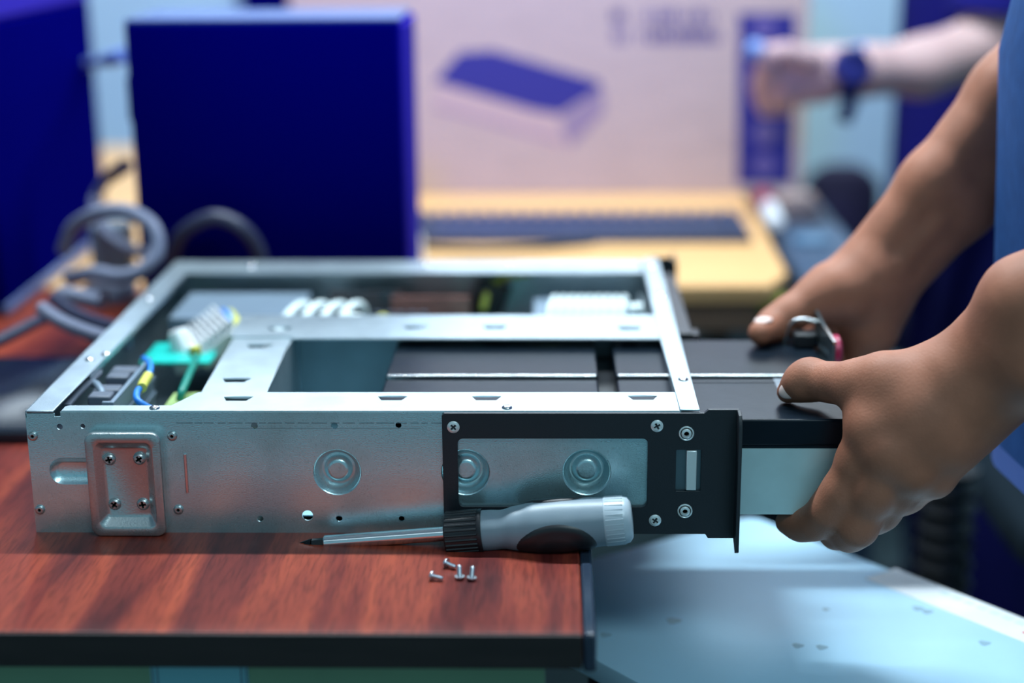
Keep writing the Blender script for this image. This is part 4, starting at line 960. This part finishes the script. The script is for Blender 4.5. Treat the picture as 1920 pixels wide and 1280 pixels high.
for s_ in (-1, 1):
    chain(Fb, [(X2-.03, Y2+s_*.088, .81)], [.02], .01, .012)
    chain(Fb, [(X2+.02, Y2+s_*.07, .05), (X2+.01, Y2+s_*.10, -.34), (X2+.03, Y2+s_*.10, -.68)], [.065, .050, .040], .03, .02)
    chain(Fb, [(X2+.02, Y2+s_*.10, -.715), (X2-.13, Y2+s_*.11, -.728)], [.026, .018], .02, .03)
chain(Fb, [(X2, Y2+.16, .555), (X2+.05, Y2+.22, .28), (X2+.08, Y2+.20, .02)], [.055, .045, .036], .02, .03)
skin_obj('body', [arm2, nets(Fb)], M_skin2, p2)
obj('hair', ellipsoid((X2-.02, Y2, .895), (0, 0, .088), (.108, 0, 0), (0, .09, 0)), M_hair, p2, angle=180)
rx2 = .150
def ring2(z, rx, ry, n=48): return [(X2+.02+(rx+.004*math.sin(6*a_+z*9))*math.cos(a_), Y2+ry*math.sin(a_), z) for a_ in [2*PI*k/n for k in range(n)]]
obj('shirt', MB().loft([ring2(-.03, rx2+.006, .168), ring2(.13, rx2, .165), ring2(.25, rx2*.98, .17), ring2(.42, rx2*.95, .185), ring2(.52, .128, .198), ring2(.58, .105, .200), ring2(.615, .090, .160), ring2(.64, .074, .100), ring2(.652, .066, .072)], False, False), M_shirt2, p2, angle=180)
d2 = el2-sh2
s3, e3 = A3((X2, Y2+.16, .555)), A3((X2+.05, Y2+.22, .28)); d3 = e3-s3
obj('sleeve', MB().tube([tuple(s3-d3*.12), tuple(s3+d3*.3), tuple(s3+d3*.85)], [.066, .068, .064], 28), M_shirt2, p2, angle=60)
obj('sleeve', MB().tube([tuple(sh2-d2*.1), tuple(sh2+d2*.3), tuple(sh2+d2*.92)], [.072, .074, .070], 28), M_shirt2, p2, angle=60)
tr = MB()
for s_ in (-1, 1): tr.tube([(X2+.02, Y2+s_*.07, .15), (X2+.02, Y2+s_*.082, .0), (X2+.01, Y2+s_*.10, -.34), (X2+.03, Y2+s_*.10, -.715)], [.098, .100, .085, .075], 26)
obj('trousers', tr, M_navycloth, p2, angle=60)
for s_ in (-1, 1):
    obj('shoe', MB().loft([[(u, v, z) for u, v in rrect(X2-.19+i, X2+.08-i, Y2+s_*.11-.045+i, Y2+s_*.11+.045-i, .04, 6)] for i, z in ((.002, FZ), (0, FZ+.01), (.004, FZ+.04), (.02, FZ+.068))]), M_shoe, p2, angle=50)
# watch and the little thing in the fist
wc = Vector(h_(1583, 136, 1.060)); wa = Vector(h_(1620, 132, 1.065)-h_(1560, 135)).normalized()
wt = thing('wristwatch', tuple(wc), 'chunky dark blue wristwatch on the raised wrist in the background', 'watch')
obj('watch_strap', MB().lathe([(.0300, -.015), (.0330, -.014), (.0338, 0), (.0330, .014), (.0300, .015)], wc, wa, 32), M_watch, wt)
wf = Vector((-.15, -.80, .25)); wf = (wf-wa*wf.dot(wa)).normalized()
obj('watch_case', MB().lathe([(.022, .020), (.0255, .024), (.0260, .034), (.023, .040), (.019, .041), (.0185, .039), (0, .039)], wc, wf, 28), M_watch, wt)
obj('watch_button', MB().lathe([(.006, 0), (.006, .006), (.004, .008), (0, .008)], wc+wf*.036+Vector((.008, 0, .020)), wf+Vector((0, 0, .5)), 14), M_watchg, wt, label='brighter blue button')
wd = Vector((.3, -.1, -1)); obj('strap_tail', MB().box(-.010, .010, -.003, .003, -.030, .004, Matrix.Translation(wc+Vector((.010, -.008, -.034))) @ Matrix.Rotation(.35, 4, 'Y')), M_watch, wt, bevel=.002)
hp = h_(1413, 92, 1.018)
tag(obj('cap', MB().lathe([(.008, 0), (.012, .004), (.0125, .014), (.010, .020), (0, .022)], tuple(hp+A3((.012, 0, -.002))), (-1, 0, .1), 20), M_navytop, origin=tuple(hp)), 'pale blue cap held at the thumb of the raised fist', 'cap')
